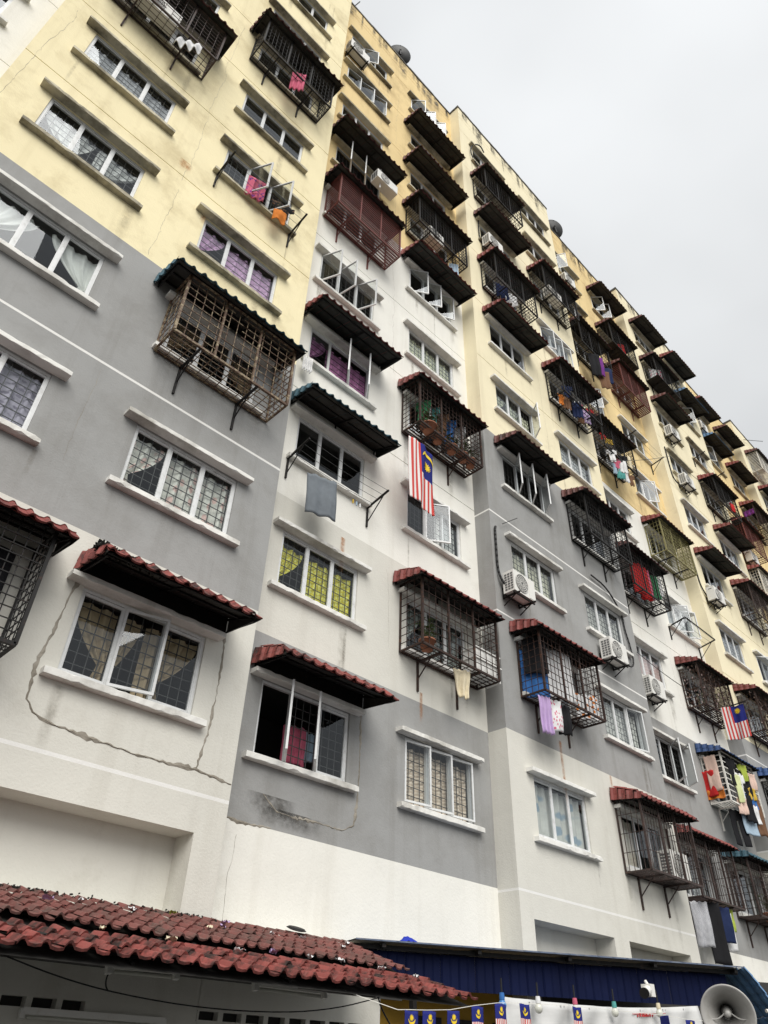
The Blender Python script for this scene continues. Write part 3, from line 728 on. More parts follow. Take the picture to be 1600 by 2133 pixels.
cn(7,1,'teal','teal tiled canopy on a cage of plants',2.4); cn(7,2,'blue','blue tiled canopy on a white cage',2.45); cn(7,3,'red','red canopy on a cage overgrown with flowers',2.4); cn(7,5,'red','red canopy on a yellow green cage',2.4); cn(7,8,'maroon','maroon canopy on a red slatted cage',2.4); cn(7,9,'maroon','maroon canopy on a planked cage',2.4); cn(7,10,'maroon','maroon canopy over open casements',2.4)
cn(8,2,'blue','blue canopy at the right edge',2.4); cn(8,3,'red','red canopy on a cage with a clothes pole',2.4); cn(8,5,'red','red canopy above an air conditioner',2.4); cn(8,8,'maroon','maroon canopy above an air conditioner',2.4); cn(8,9,'maroon','maroon canopy on a planked cage',2.4); cn(8,10,'maroon','maroon canopy against the sky',2.4)
cn(9,5,'red','dark red canopy on a fine grid cage',2.4); cn(9,6,'red','red canopy with ribbed underside',2.4); cn(9,7,'red','red canopy on a cage with red flowers',2.4); cn(9,9,'skyblue','sky blue canopy above an open casement',2.4); cn(9,10,'red','red canopy against the sky',2.4)
cn(10,6,'red','red canopy on a white cage',2.4); cn(10,7,'red','red canopy on a red brown cage',2.4); cn(10,9,'skyblue','sky blue canopy over propped windows',2.4); cn(10,10,'red','red canopy behind the sky blue one',2.4)
cn(11,8,'red','red canopy on a cage with purple cloth',2.4); cn(11,9,'red','red canopy over a window',2.4); cn(11,10,'maroon','maroon canopy on propped struts',2.4); cn(12,9,'red','red canopy at the right edge',2.4); cn(12,10,'maroon','maroon canopy on a white slatted cage',2.4)

# ---- cages
cg = cage
cg(0,1,'black','black window cage',2.6,dx=.22,nv=20,nh=12); cg(0,6,'brown','brown window cage with an air conditioner',2.3,nv=14,nh=9)
cg(1,3,'creamsteel','rusting cream window cage',2.22,nv=13,nh=9,dx=.09); cg(1,7,'black','black window cage',2.2,nv=20,nh=7)
cg(2,6,'redsteel','red oxide cage of horizontal slats',2.2,style='slat',nh=14,floor='slat',dx=.08)
cg(3,2,'rust','rusty brown window cage holding cartons',2.24,nv=12,nh=9,dx=.04); cg(3,4,'rust','brown window cage of flower pots',2.24,nv=17,nh=10,floor='slat',dx=.0); cg(3,7,'black','black window cage',2.2,nv=18,nh=9)
cg(4,2,'rust','rusty cage hung with work clothes',2.24,nv=15,nh=9,dx=.05); cg(4,7,'black','black cage with bundled clothes',2.2,nv=17,nh=8,floor='fine'); cg(4,9,'black','black cage under the roof edge',2.2,nv=15,nh=6)
cg(5,1,'brown','tall brown cage of upright bars',2.2,zb=-.17,zt=1.32,style='vert',nv=19,nh=4,floor='slat'); cg(5,4,'black','black grid cage',2.2,nv=16,nh=9,floor='fine'); cg(5,6,'black','black cage packed with laundry',2.2,nv=14,nh=9); cg(5,8,'black','black cage around an air conditioner',2.2,nv=18,nh=8)
cg(6,1,'brown','tall brown cage of upright bars beside the bay corner',2.2,zt=1.32,style='vert',nv=19,nh=4,floor='slat'); cg(6,4,'black','black cage with red clothes',2.2,nv=15,nh=10,floor='fine'); cg(6,6,'black','black cage crammed with laundry',2.2,nv=16,nh=10,floor='fine'); cg(6,8,'black','black cage above purple clothes',2.2,nv=14,nh=5,floor='fine')
cg(7,1,'brown','brown cage with plants',2.2,nv=15,nh=8,floor='slat'); cg(7,2,'whitesteel','white slatted cage full of laundry',2.15,style='slat',nh=9,floor='slat'); cg(7,3,'rust','brown cage overgrown with flowers',2.2,nv=22,nh=5,style='vert',floor='slat'); cg(7,5,'yellowsteel','yellow green cage',2.2,nv=22,nh=9,floor='fine'); cg(7,8,'redsteel','red brown slatted cage',2.2,style='slat',nh=14,floor='slat'); cg(7,9,'black','black cage on a plank floor',2.2,nv=15,nh=7,floor='plate')
cg(8,3,'rust','brown cage with a clothes pole',2.2,nv=18,nh=4,style='vert',floor='slat'); cg(8,9,'black','black cage on a brown plank floor',2.2,nv=18,nh=8,floor='plate')
cg(8,2,'black','dark cage at the right edge',2.2,nv=12,nh=8)
cg(9,5,'brown','fine brown grid cage',2.2,nv=26,nh=10,floor='fine'); cg(9,7,'black','black cage with red flowers',2.2,nv=20,nh=8,floor='fine')
cg(10,6,'whitesteel','white diamond mesh cage',2.2,nv=20,nh=10); cg(10,7,'redsteel','red brown mesh cage',2.2,nv=22,nh=12); cg(11,8,'rust','brown cage with purple cloth',2.2,nv=14,nh=8); cg(12,10,'whitesteel','white slatted cage against the sky',2.2,style='slat',nh=14,floor='slat')

# ---- air conditioners
aircon((11.40,.04,8.40),'white air conditioner with round fan at grey corner, '+where(4,3)); aircon((15.35,.04,8.28),'white air conditioner below the right end of its window, '+where(5,3))
aircon((18.16,.487,8.36),'white air conditioner above the grey paint edge, '+where(6,3)); aircon((5.50,.487,27.5),'old white air conditioner beside the bay corner, '+where(2,10),.85)
aircon((11.92,.04,22.60),'white air conditioner under a maroon canopy, '+where(4,8)); aircon((18.25,.487,27.5),'white air conditioner under the roof edge, '+where(6,10))
aircon((24.0,.03,13.75),'white air conditioner with a plain side panel, '+where(8,5),plainside=True); aircon((24.55,.03,19.55),'white air conditioner hung beside its window, '+where(8,7)); aircon((24.55,.03,22.35),'white air conditioner below a maroon canopy, '+where(8,8))
aircon((15.35,-.12,22.95),'white air conditioner inside a black cage, '+where(5,8),bracket=False); aircon((16.15,-.05,3.42),'white air conditioner inside a barred cage, '+where(5,1),bracket=False)
aircon((-.28,-.12,17.42),'white air conditioner inside a brown cage, '+where(0,6),w=.95,bracket=False); aircon((9.25,.37,20.20),'white air conditioner inside a black cage, '+where(3,7),bracket=False,w=.6)
aircon((6.95,.36,20.55),'white air conditioner under the maroon canopy, '+where(2,7),bracket=False,w=.82,h=.42)
aircon((31.0,.487,27.6),'white air conditioner in the far recess, '+where(10,10)); aircon((32.0,.487,19.6),'white air conditioner in the far recess, '+where(10,7),plainside=True)

# ---- drying racks
rack(1,5,'black drying rack below open casements',w=1.9); rack(2,3,'black drying rack carrying a grey towel',w=2.05)
rack(7,4,'black drying rack with a front rail',w=2.1,rail=True); rack(7,7,'black drying rack with thin lines',w=2.2); rack(9,8,'black drying rack near the far corner',w=2.0)
# ---- laundry
cl = cloth
cl('grey towel pegged on the rack below dark glass, '+where(2,3),'towel','towel',(6.16,.03,8.60),.60,.88,CM('grey'),0,amp=.03,nf=2,seed=1,skew=.05)
for k, cname in enumerate(('yellow','yellow','lightblue','white')):
    mb = MB(); mb.box((-.012,-.01,-.07),(.012,.01,.02))
    tag(obj('clothes_peg', mb.mesh('clothes_peg', cloth_mat(C_[cname])), None, (6.42 if k == 0 else 6.86+.09*k, .06, 8.52)), ['yellow peg on the corner of the grey towel','yellow peg beside the other pegs on the rack line','blue peg on the rack line below dark glass','white peg on the rack line below dark glass'][k], 'clothes peg', 'pegs on the drying rack')
cl('added black sheet as shade inside the dark cage, '+where(0,1),'cloth','shade_sheet',(.66,-.16,P(0,1)[2]+1.12),2.2,1.1,CM('black'),-.001,nf=6,seed=160)  # black cloth added; its colour stands for the canopy's shade in the cage
cl('dark pink towel through the bars of the black cage, '+where(1,7),'towel','towel',(3.62,-.52,20.55),.36,.95,CM('pink'),.3,seed=2)
cl('white cloth draped below the brown cage, '+where(0,6),'cloth','white_cloth',(.98,-.55,17.28),.55,.34,CM('white'),.2,amp=.07,seed=3)
cl('orange bag hanging at the open casement, '+where(1,5),'bag','bag',(4.02,-.33,14.62),.30,.42,CM('orange'),0,amp=.05,nf=1,seed=4)
cl('dark frilly blouse beside the orange bag, '+where(1,5),'blouse','blouse',(4.10,-.22,15.10),.55,.5,CM('black','brown','pattern',9),0,'shirt',seed=5)
cl('pink shirt behind the open casement, '+where(1,5),'shirt','shirt',(3.42,-.16,15.30),.42,.75,CM('pink','purple','pattern',7),0,seed=6)
cl('red cloth behind the open window bars, '+where(2,1),'cloth','red_cloth',(6.72,.80,4.25),.40,.60,CM('pink'),0,seed=7)
cl('pale blue cloth behind the open window bars, '+where(2,1),'cloth','blue_cloth',(7.08,.84,4.25),.26,.48,CM('lightblue'),0,seed=8)
cl('cream rag hanging below the rusty cage, '+where(3,2),'rag','rag',(9.95,.04,6.12),.36,.58,CM('cream'),.2,amp=.05,nf=2,seed=9,taper=.4)
for k, (cn_, x_) in enumerate((('green',9.1),('teal',9.42),('brown',9.75),('blue',10.05),('white',10.4))):
    cl(cn_+' shirt inside the cage of flower pots, '+where(3,4),'shirt','shirt',(x_,.22,12.98),.42,.75,CM(cn_),.9,'shirt',seed=20+k)
cl('lilac curtain cloth below the rusty cage, '+where(4,2),'cloth','lilac_cloth',(11.92,-.45,6.08),.27,.78,CM('lilac'),.15,nf=3,amp=.04,seed=30); cl('white floral blouse below the rusty cage, '+where(4,2),'blouse','blouse',(12.24,-.47,6.10),.34,.66,CM('white','pink','pattern',9),.15,nf=1,seed=31); cl('black trousers below the rusty cage, '+where(4,2),'trousers','trousers',(12.58,-.47,6.08),.32,.62,CM('black'),.15,nf=2,seed=32)
cl('pale work shirt inside the rusty cage, '+where(4,2),'shirt','shirt',(12.65,-.30,7.45),1.0,1.15,CM('white'),.0,amp=.05,nf=4,seed=33); cl('blue overalls inside the rusty cage, '+where(4,2),'overalls','overalls',(12.05,-.2,7.25),.55,1.1,CM('blue'),.6,nf=2,seed=34); cl('black jacket inside the rusty cage, '+where(4,2),'jacket','jacket',(12.02,-.28,7.5),.5,.85,CM('black'),.6,nf=2,seed=35); cl('orange floral cloth inside the rusty cage, '+where(4,2),'cloth','floral_cloth',(13.75,-.35,6.75),.55,.6,CM('white','orange','pattern',6),.3,seed=36)
for k, (cn_, x_, z_, h_, lb) in enumerate((('orange',14.95,15.75,.6,'red orange cloth trailing under'),('brown',15.15,15.75,.7,'brown towel trailing under'),('navy',15.25,16.3,.7,'navy shirt inside'),('black',15.6,16.4,.9,'black shirt inside'),('white',15.75,16.1,.75,'white blouse inside'),('navy',15.72,15.9,.9,'navy sash trailing under'),('pink',16.15,16.25,.8,'pink dress inside'),('lilac',16.35,16.05,.8,'pale pink blouse inside'),('black',16.55,16.0,.8,'black skirt inside'),('brown',16.1,15.75,.6,'brown rag under'),('red',16.7,16.35,.6,'red top inside'))):
    cl(lb+' the laundry cage, '+where(5,6),'clothes','clothes',(x_+.15,-.33-.05*(k%3),z_+1.72),.26+.05*(k%3),h_*.8,CM(cn_) if k not in (6,7) else CM(cn_,'white','pattern',8),.2*(k%3),'sheet' if k%2 else 'shirt',seed=40+k)
for k, (cn_, x_, z_, h_, lb) in enumerate((('red',18.35,15.5,.35,'red cap inside'),('yellow',18.55,15.35,.3,'striped cloth inside'),('white',18.5,14.75,.65,'white shirt below'),('black',18.8,15.1,.8,'black shirt inside'),('pink',18.85,14.6,.55,'pink cloth below'),('white',19.1,14.65,.7,'white towel below'),('lightblue',18.7,14.35,.6,'grey blue shorts below'),('teal',19.05,14.25,.55,'pale teal cloth below'),('black',19.3,15.0,.7,'dark shirt inside'),('white',19.45,14.55,.75,'white vest below'),('brown',19.75,14.4,.6,'brown rag below'),('cream',19.6,15.2,.7,'cream shirt inside'))):
    cl(lb+' the crowded laundry cage, '+where(6,6),'clothes','clothes',(x_+.05,.02-.05*(k%3),z_+2.75),.30+.04*(k%3),h_*.85,CM(cn_),.2*(k%3),'sheet' if k%2 else 'shirt',seed=60+k)
for k, (cn_, x_, h_) in enumerate((('red',18.75,1.15),('red',19.05,1.25),('pink',19.3,1.1),('green',19.75,.9),('white',20.0,.7))):
    cl(['bright red dress','long red dress','deep pink dress','green shirt','white shirt'][k]+' inside the black cage, '+where(6,4),'clothes','clothes',(x_,.05,12.9),.38,h_,CM(cn_),.3,nf=2,seed=80+k)
for k, (cn_, x_, z_, h_) in enumerate((('purple',19.15,22.95,1.1),('black',18.85,22.9,1.3),('navy',19.75,22.8,.9),('brown',19.4,22.3,1.0))):
    cl(['purple cloth','black shirt','navy trousers','dark red rag'][k]+' hanging below the cage, '+where(6,8),'clothes','clothes',(x_,-.1,z_),.5,h_,CM(cn_),.3,nf=2,seed=90+k,taper=.2)
cl('striped long sleeved shirt below the barred cage, '+where(6,1),'shirt','shirt',(18.15,.05,3.28),.42,.92,CM('white','navy','stripes',13),.35,'sheet',nf=2,seed=100); cl('black trousers below the barred cage, '+where(6,1),'trousers','trousers',(18.62,0,3.32),.42,1.25,CM('black'),.35,nf=1,seed=101); cl('navy shirt with yellow print below the barred cage, '+where(6,1),'shirt','shirt',(19.05,.0,3.28),.55,.75,CM('navy'),.35,nf=1,seed=102); cl('white jersey behind the navy shirt, '+where(6,1),'jersey','jersey',(19.35,.1,3.2),.5,.8,CM('white'),.35,nf=1,seed=103); cl('lime top behind the navy shirt, '+where(6,1),'top','lime_top',(19.62,.1,3.32),.38,.5,CM('lime'),.35,nf=1,seed=104)
cl('peach towel over the end of the white cage, '+where(7,2),'towel','towel',(21.14,.18,7.45),.34,1.0,CM('peach'),-1.57,amp=.015,nf=1,seed=110); cl('red jersey with a white chevron, '+where(7,2),'jersey','jersey',(21.15,.36,7.05),.40,.72,CM('red'),-1.57,amp=.02,nf=1,seed=111); cl('orange red shorts under the red jersey, '+where(7,2),'shorts','shorts',(21.17,.25,6.55),.5,.3,CM('orange'),-1.57,amp=.03,nf=2,seed=112)
for k, (cn_, x_, z_, h_, lb) in enumerate((('black',21.65,7.45,.8,'black shirt'),('paleyellow',21.75,7.0,.8,'pale yellow blouse'),('white',22.05,7.1,.75,'white blouse'),('lime',22.45,7.45,.5,'lime jersey'),('black',22.5,7.15,.6,'black shorts'),('yellow',22.6,6.8,.35,'yellow cloth'),('blue',22.55,6.6,.4,'blue cloth'),('peach',22.95,7.3,.5,'peach cloth'),('peach',21.8,6.35,.45,'beige rag'),('black',22.1,6.5,.75,'black leggings'),('white',22.5,6.3,.5,'white cloth'),('brown',22.75,6.6,1.1,'brown scarf'))):
    cl(lb+' on the front of the white cage, '+where(7,2),'clothes','clothes',(x_,-.17-.03*(k%2),z_),.36,h_,CM(cn_),.1,'shirt' if k in (0,1,2,3) else 'sheet',nf=2,seed=120+k)
cl('black trousers hung under the white cage, '+where(7,2),'trousers','trousers',(21.75,.05,6.05),.55,.95,CM('black'),.1,'pants',nf=1,seed=140); cl('pale blue cloth hung under the white cage, '+where(7,2),'cloth','blue_cloth',(22.1,-.12,6.12),.5,.7,CM('lightblue'),.1,nf=1,seed=141)
cl('white bundle tied inside the black cage, '+where(4,7),'clothes','clothes',(12.75,-.3,20.55),.7,.6,CM('white'),0,amp=.08,nf=3,seed=150); cl('dark trousers inside the black cage, '+where(4,7),'trousers','trousers',(12.4,-.3,20.6),.5,.7,CM('navy'),0,amp=.06,seed=151)
cl('light blue jeans dangling below the black cage, '+where(3,7),'jeans','jeans',(10.45,.1,20.1),.3,.75,CM('lightblue'),.4,seed=152)
cl('purple cloth across the cage end, '+where(11,8),'cloth','purple_cloth',(34.5,.2,24.0),.6,.35,CM('purple'),-1.57,seed=153)
cl('red flower bunch cloth on the cage front, '+where(9,7),'cloth','red_cloth',(28.9,-.6,20.8),.3,.5,CM('red'),0,seed=154)
cl('pink and white shirt in the planked cage, '+where(8,9),'shirt','shirt',(24.9,-.3,26.8),.6,.9,CM('white','pink','pattern',5),.4,seed=155)
cl('red shirt inside the planked cage, '+where(7,9),'shirt','shirt',(22.4,.1,26.8),.4,.7,CM('red'),.4,seed=156)
cl('folded washing string tassels at the sill corner, '+where(2,4),'mop','mop',(5.66,.30,11.72),.22,.42,CM('white'),0,amp=.04,nf=4,seed=157)

# ---- flags
def flag_mat(small=False):
    m_, t, p = new_mat('flag_cloth'); uv = t.nodes.new('ShaderNodeTexCoord').outputs['UV']
    sp = t.nodes.new('ShaderNodeSeparateXYZ'); t.links.new(uv, sp.inputs[0])
    def mth(op, a, b=None):
        n = t.nodes.new('ShaderNodeMath'); n.operation = op
        for i, v in enumerate((a, b)):
            if v is None: continue
            if isinstance(v, (int, float)): n.inputs[i].default_value = v
            else: t.links.new(v, n.inputs[i])
        return n.outputs[0]
    u, v = sp.outputs[0], sp.outputs[1]           # hung upright: stripes run down; canton at the top right
    st = mth('LESS_THAN', mth('MODULO', mth('MULTIPLY', mth('SUBTRACT', 1.0, u), 7), 1.0), .5)
    ct = mth('MULTIPLY', mth('GREATER_THAN', u, 6/14), mth('GREATER_THAN', v, .5)) if not small else mth('GREATER_THAN', v, .52)
    c = mixc(t, st, (.70, .68, .66), (.54, .07, .06)); c = mixc(t, ct, c, (.022, .028, .17))
    t.links.new(c, p.inputs['Base Color']); p.inputs['Roughness'].default_value = .85; p.inputs['Specular IOR Level'].default_value = .1
    return m_
M['flag'] = flag_mat(); M['flag_small'] = flag_mat(True); M['flagyellow'] = plain('flag_yellow', (.78, .56, .02), .8)
GF = 'striped flags with blue cantons'
def flag(label, loc, w, h, rz=0, seed=0, amp=.05, group=GF, crescent=True, sun=(.75, .80), mini=False, skew=0, vs_=.5):
    r = random.Random(seed); ph = r.uniform(0, 6); nx, ny = (30, 40) if not mini else (8, 10)
    def fn(u, v): 
        return ((u-.5)*w+skew*v*h, amp*(.3+.7*v)*math.sin(u*7+ph+v*1.5)+amp*.3*math.sin(u*17+v*3+ph), -h*v-amp*.3*math.sin(u*6+ph))
    t = empty('flag', label, 'flag', loc, group, rz)
    # uv v runs to 1 at the top; the canton covers the upper half
    obj('flag_cloth', uvgrid('flag_cloth', nx, ny, fn, M['flag_small' if mini else 'flag'], None, .004), t)
    mb = MB(); su, sv = sun; R1, R2 = w*.16, w*.075
    def at(du, dv):
        q = fn(su+du/w, sv+dv/h); return (q[0], q[1]-(.012 if not mini else .004), q[2])
    sv = 1-sv if False else sv
    pts = []
    for k in range(28):
        a = math.pi*k/14; rr = R1 if k % 2 == 0 else R2*1.15; pts.append(at(rr*math.sin(a), rr*math.cos(a)))
    c0 = at(0, 0)
    for k in range(28): mb.q(c0, pts[k], pts[(k+1) % 28])
    obj('star', mb.mesh('star', M['flagyellow']), t)
    if crescent:
        mb = MB(); cvv = -w*.17 if not mini else h*.03; R_ = w*.27 if not mini else w*.24; n = 20; sg = -1 if not mini else 1
        for k in range(n):
            q = []
            for kk in (k, k+1):
                a = math.pi*(.02+.96*kk/n) - .0; th = w*.10*math.sin(math.pi*kk/n)**.7+.002
                for rr in (R_, R_-th): q.append(at(rr*math.cos(a), cvv+sg*rr*math.sin(a)))
            mb.q(q[0], q[1], q[3], q[2])
        obj('crescent', mb.mesh('crescent', M['flagyellow']), t)
    return t
flag('large striped flag with crescent and star hung below the cage of flower pots',(8.66,-.14,10.98),.86,1.72,.12,3,.06,sun=(.74,.30),skew=.0)
flag('striped flag with a yellow star on a pole beside the flowery cage',(22.05,-.52,9.02),.66,1.0,-1.45,5,.05,crescent=False,sun=(.68,.16))
mb = MB(); mb.bar((22.05,-.08,9.02),(22.05,-.95,9.06),.03); tag(obj('flag_pole', mb.mesh('flag_pole', M['black'])), 'thin black pole holding the striped flag by the flowery cage', 'flag pole')

# ---- cage contents: pots, plants, cartons
def plant_pot(loc, label, r=.13, h=.20, leaves=26, seed=0):
    rr = random.Random(seed); t = empty('flower_pot', label, 'flower pot', loc, 'flower pots in the cages')
    mb = MB(); mb.lathe([(0,0),(r*.72,0),(r,h*.85),(r*1.1,h*.86),(r*1.1,h),(r*.95,h),(r*.9,h*.9),(0,h*.9)], 14); obj('pot', mb.mesh('pot', M['terracotta'], True), t)
    lb = MB()
    for k in range(leaves):
        a = rr.uniform(0, 6.28); e = rr.uniform(.1, .42); d = rr.uniform(.03, .22)
        c = Vector((d*math.cos(a), d*math.sin(a), h+e)); lb.bar((0,0,h*.9), c, .006, 3)
        n = Vector((rr.uniform(-1,1), rr.uniform(-1,1), rr.uniform(-.3,.6))).normalized()*.10; s_ = n.cross(Vector((0,0,1)))*.35
        lb.q(c, c+n*.5+s_, c+n, c+n*.5-s_)
    obj('leaves', lb.mesh('leaves', M['leaf']), t)
    return t
zc = P(3,4)[2]-.15
for k, x_ in enumerate((9.05,9.45,9.95,10.35,10.65)): plant_pot((x_,.08 if k else .0,zc), ['terracotta pot at the left corner of the cage','second terracotta pot behind the cage bars','third pot with trailing leaves in the cage','bushy pot right of the cage middle','last pot at the right end of the cage'][k]+', '+where(3,4), .14 if k else .19, .2, [40,12,30,50,30][k], k)
plant_pot((8.95,.02,P(3,2)[2]-.15),'terracotta pot with pale leaves at the rusty cage corner',.15,.2,40,9)
for k, x_ in enumerate((22.1,22.6,23.1)): plant_pot((x_,.0,P(7,1)[2]-.15),['left','middle','right'][k]+' flower pot in the cage under the teal canopy',.15,.2,60,20+k)
for k, (x_, y_, z_, s_) in enumerate(((10.25,-.05,6.16,(.80,.34,.30)),(10.3,-.05,6.47,(.72,.32,.22)))):
    mb = MB(); a, b, c = s_; mb.box((0,0,0),(a,b,c)); mb.box((-.03,-.03,c),(a+.03,b+.02,c+.025)); mb.box((a*.4,-.004,.02),(a*.52,.0,c-.02))
    tag(obj('carton', mb.mesh('carton', M['foam']), None, (x_,y_,z_)), ['lower white carton in the rusty cage','upper white carton on the other in the rusty cage'][k]+', '+where(3,2), 'carton', 'white cartons')
# climbing flowers on the brown cages
for c_, f_ in ((7,3),(8,3)):
    x, y, z = P(c_, f_); lb = MB(); rr = random.Random(c_)
    for k in range(420):
        q = Vector((x+rr.uniform(-1.1,1.1), y-.61+rr.uniform(-.03,.06), z+rr.uniform(-.1,1.2))) if k % 3 else Vector((x-1.11+rr.uniform(-.03,.04), y-rr.uniform(.05,.6), z+rr.uniform(-.1,1.2)))
        lb.cur = 1 if rr.random() < .2 else 0
        n = Vector((rr.uniform(-1,1), rr.uniform(-1,1), rr.uniform(-1,1))).normalized()*.05; s_ = n.cross(Vector((.3,.2,1))).normalized()*.02
        lb.q(q-n, q+s_, q+n, q-s_)
    o = tag(obj('climbing_plant', lb.mesh('climbing_plant', [plain('dry_leaf', (.16,.10,.07), .8, .5, 20), plain('pale_petal', (.55,.42,.40), .8)])), 'dry flowering climber over the brown cage, '+where(c_, f_), 'climbing plant', 'climbers on the cages'); o['kind'] = 'stuff'

# ---- pipes, cables, dishes, aerials
cable([(12.24,-.06,10.97),(11.6,-.05,10.45)],'thin pipe end sticking out above the black pipe on the grey corner',.018,'pipe_end','pipe')
cable([(11.38,.0,10.28),(11.35,.0,10.2),(11.34,.0,9.64),(11.33,.0,8.95),(11.42,-.1,8.62),(11.5,-.2,8.55)],'thick black pipe down the grey corner to the air conditioner',.06,'pipe','pipe')
cable([(12.72,-.03,30.45),(12.5,-.04,30.73),(11.98,-.04,30.07),(11.73,-.04,29.22),(11.87,-.05,28.64),(12.21,-.06,28.44)],'black cable looped over the topmost window of the middle bay',.055)
cable([(11.9,0,24.36),(11.85,0,23.36),(11.91,0,22.93),(12.3,0,22.84)],'black cable beside the air conditioner under the maroon canopy',.05)
cable([(15.6,-.03,10.9),(16.4,-.03,10.85),(17.06,0,10.28),(17.03,0,9.81),(17.18,0,9.36),(16.99,-.1,8.6),(16.2,-.2,8.4)],'black cable from the lintel down to the second grey air conditioner',.045)
cable([(23.75,.0,16.2),(23.8,0,15.0),(23.85,0,14.2),(24.3,-.1,13.8),(24.6,-.2,13.6)],'black cable beside the plain sided air conditioner',.05)
cable([(24.2,0,21.5),(24.15,0,20.4),(24.2,0,19.6),(24.6,-.2,19.3)],'black cable beside the hung air conditioner on the right bay',.05)
def wire(a, b, sag, label, wd=.014):
    a, b = Vector(a), Vector(b); mb = MB(); mb.tube([a.lerp(b, k/10)-Vector((0,0,sag*4*(k/10)*(1-k/10))) for k in range(11)], wd, 4)
    return tag(obj('wire', mb.mesh('wire', M['cable'])), label, 'wire')
wire((17.0,-.55,15.7),(24.2,-.1,20.9),.1,'pale wire stretched across the second recess to the right bay'); wire((24.2,-.1,20.9),(31.5,-.4,22.0),.3,'wire sagging across the right bay towards the far recess')
wire((17.5,.0,9.3),(24.0,0,9.6),.3,'wire crossing the white recess from the grey bay')
def dish(loc, r, label, rz):
    t = empty('satellite_dish', label, 'satellite dish', loc, 'satellite dishes on the roof edge', rz)
    mw = Matrix.Rotation(math.radians(66), 4, 'X')
    mb = MB(); mb.lathe([(r*k/6, .30*r*(k/6)**2) for k in range(7)], 26, mw); mb.lathe([(r, .30*r),(r*.99,.28*r),(r*.5,.05*r),(0,-.02)], 26, mw); obj('reflector', mb.mesh('reflector', M['dish'], True), t)
    mb = MB(); mb.bar((0,.05,0),(0,.15,-r*1.3),.05); mb.bar((0,0,0),(0,.1,-.05),.08); obj('mast', mb.mesh('mast', M['black']), t)
    mb = MB(); p = mw @ Vector((0,0,r*.95)); mb.bar(mw @ Vector((0,r*.9,.2*r)), p, .03); mb.bar(p, p*.88, .08, 8); obj('receiver', mb.mesh('receiver', M['black']), t)
dish((8.3,.62,33.45),.50,'black satellite dish on the roof edge of the ochre recess',2.6); dish((19.4,.65,33.6),.55,'dark satellite dish at the roof step behind the middle bay',2.6); dish((31.9,.65,33.1),.55,'dark satellite dish on the far roof edge above red canopies',2.6)
mb = MB(); mb.bar((5.35,.6,31.0),(5.9,.5,33.4),.035); tag(obj('aerial_rod', mb.mesh('aerial_rod', M['black'])), 'thin rod crossing the roof edge beside the left bay', 'aerial'); mb = MB(); mb.bar((38.2,-.05,31.5),(41.5,-.4,33.4),.025); tag(obj('aerial_rod', mb.mesh('aerial_rod', M['black'])), 'thin rod sticking out past the farthest roof edge', 'aerial')

# ---- cement repairs and cracks on the plaster
def patch(pts, y, wd, seed):
    r = random.Random(seed); mb = MB(); ps = []
    for (a, b) in zip(pts[:-1], pts[1:]):
        n = max(2, int(math.hypot(b[0]-a[0], b[1]-a[1])/.045))
        for k in range(n): q = k/n; ps.append((a[0]+(b[0]-a[0])*q, a[1]+(b[1]-a[1])*q))
    ps.append(pts[-1]); L_, R_, C2 = [], [], []
    for i, p in enumerate(ps):
        a = ps[max(0, i-1)]; b = ps[min(len(ps)-1, i+1)]; d = Vector((b[0]-a[0], b[1]-a[1])).normalized(); n = Vector((-d.y, d.x))
        g_ = .55+.45*math.sin(i*.13+seed)*math.sin(i*.37+1); w1, w2 = wd*r.uniform(.18,.85)*g_, wd*r.uniform(.18,.85)*g_; p = (p[0]+n.x*r.uniform(-.008,.008), p[1]+n.y*r.uniform(-.008,.008))
        L_.append((p[0]+n.x*w1, y-.001, p[1]+n.y*w1)); R_.append((p[0]-n.x*w2, y-.001, p[1]-n.y*w2)); C2.append((p[0], y-r.uniform(.002,.014), p[1]))
    for i in range(len(ps)-1): mb.q(L_[i], L_[i+1], C2[i+1], C2[i]); mb.q(C2[i], C2[i+1], R_[i+1], R_[i])
    obj('cement_patch', mb.mesh('cement_patch', M['cement']), block)
patch([(2.56,4.72),(2.48,3.99),(2.42,3.48),(2.44,3.09),(2.55,2.97),(2.79,2.91),(3.27,2.88),(3.81,2.85),(4.33,2.86),(4.59,2.88),(5.19,2.82)],0,.06,1)
patch([(4.71,4.81),(4.75,4.34),(4.75,3.9),(4.73,3.39),(4.65,2.90)],0,.045,2)
patch([(7.8,4.78),(7.83,4.02),(7.82,3.3),(7.76,2.92),(7.53,2.8),(7.02,2.82),(6.6,2.8),(6.31,2.81),(6.12,2.93),(6.05,3.0)],.487,.05,3)
patch([(5.25,2.585),(5.54,2.575),(5.87,2.56),(6.24,2.58)],.487,.055,4)
def hairline(x, z0, z1, y, seed):
    r = random.Random(seed); mb = MB(); p = (x, z1)
    while p[1] > z0:
        q = (p[0]+r.gauss(0,.012), p[1]-r.uniform(.04,.12)); a = r.uniform(.001,.0028)
        mb.q((p[0]-a,y-.002,p[1]),(q[0]-a,y-.002,q[1]),(q[0]+a,y-.002,q[1]),(p[0]+a,y-.002,p[1])); p = q
    obj('crack', mb.mesh('crack', M['cement']), block)
for k, a in enumerate(((2.0,11.0,13.2,0),(2.02,13.6,16.3,0),(2.05,16.4,21.5,0),(-.9,11,16,0),(-.2,3.2,4.9,0),(8.2,13.6,18.4,.487),(8.25,19.4,23.5,.487),(8.2,25,29,.487),(8.3,6.2,7.8,.487),(5.7,1.4,2.4,.487),(14.5,13.8,18.5,.04),(14.5,9,10.4,.04),(14.45,19.5,24,.04),(17.2,5.5,7.6,.04),(20.7,9,13,.487),(1.9,6.2,8.0,0))): hairline(*a, k)
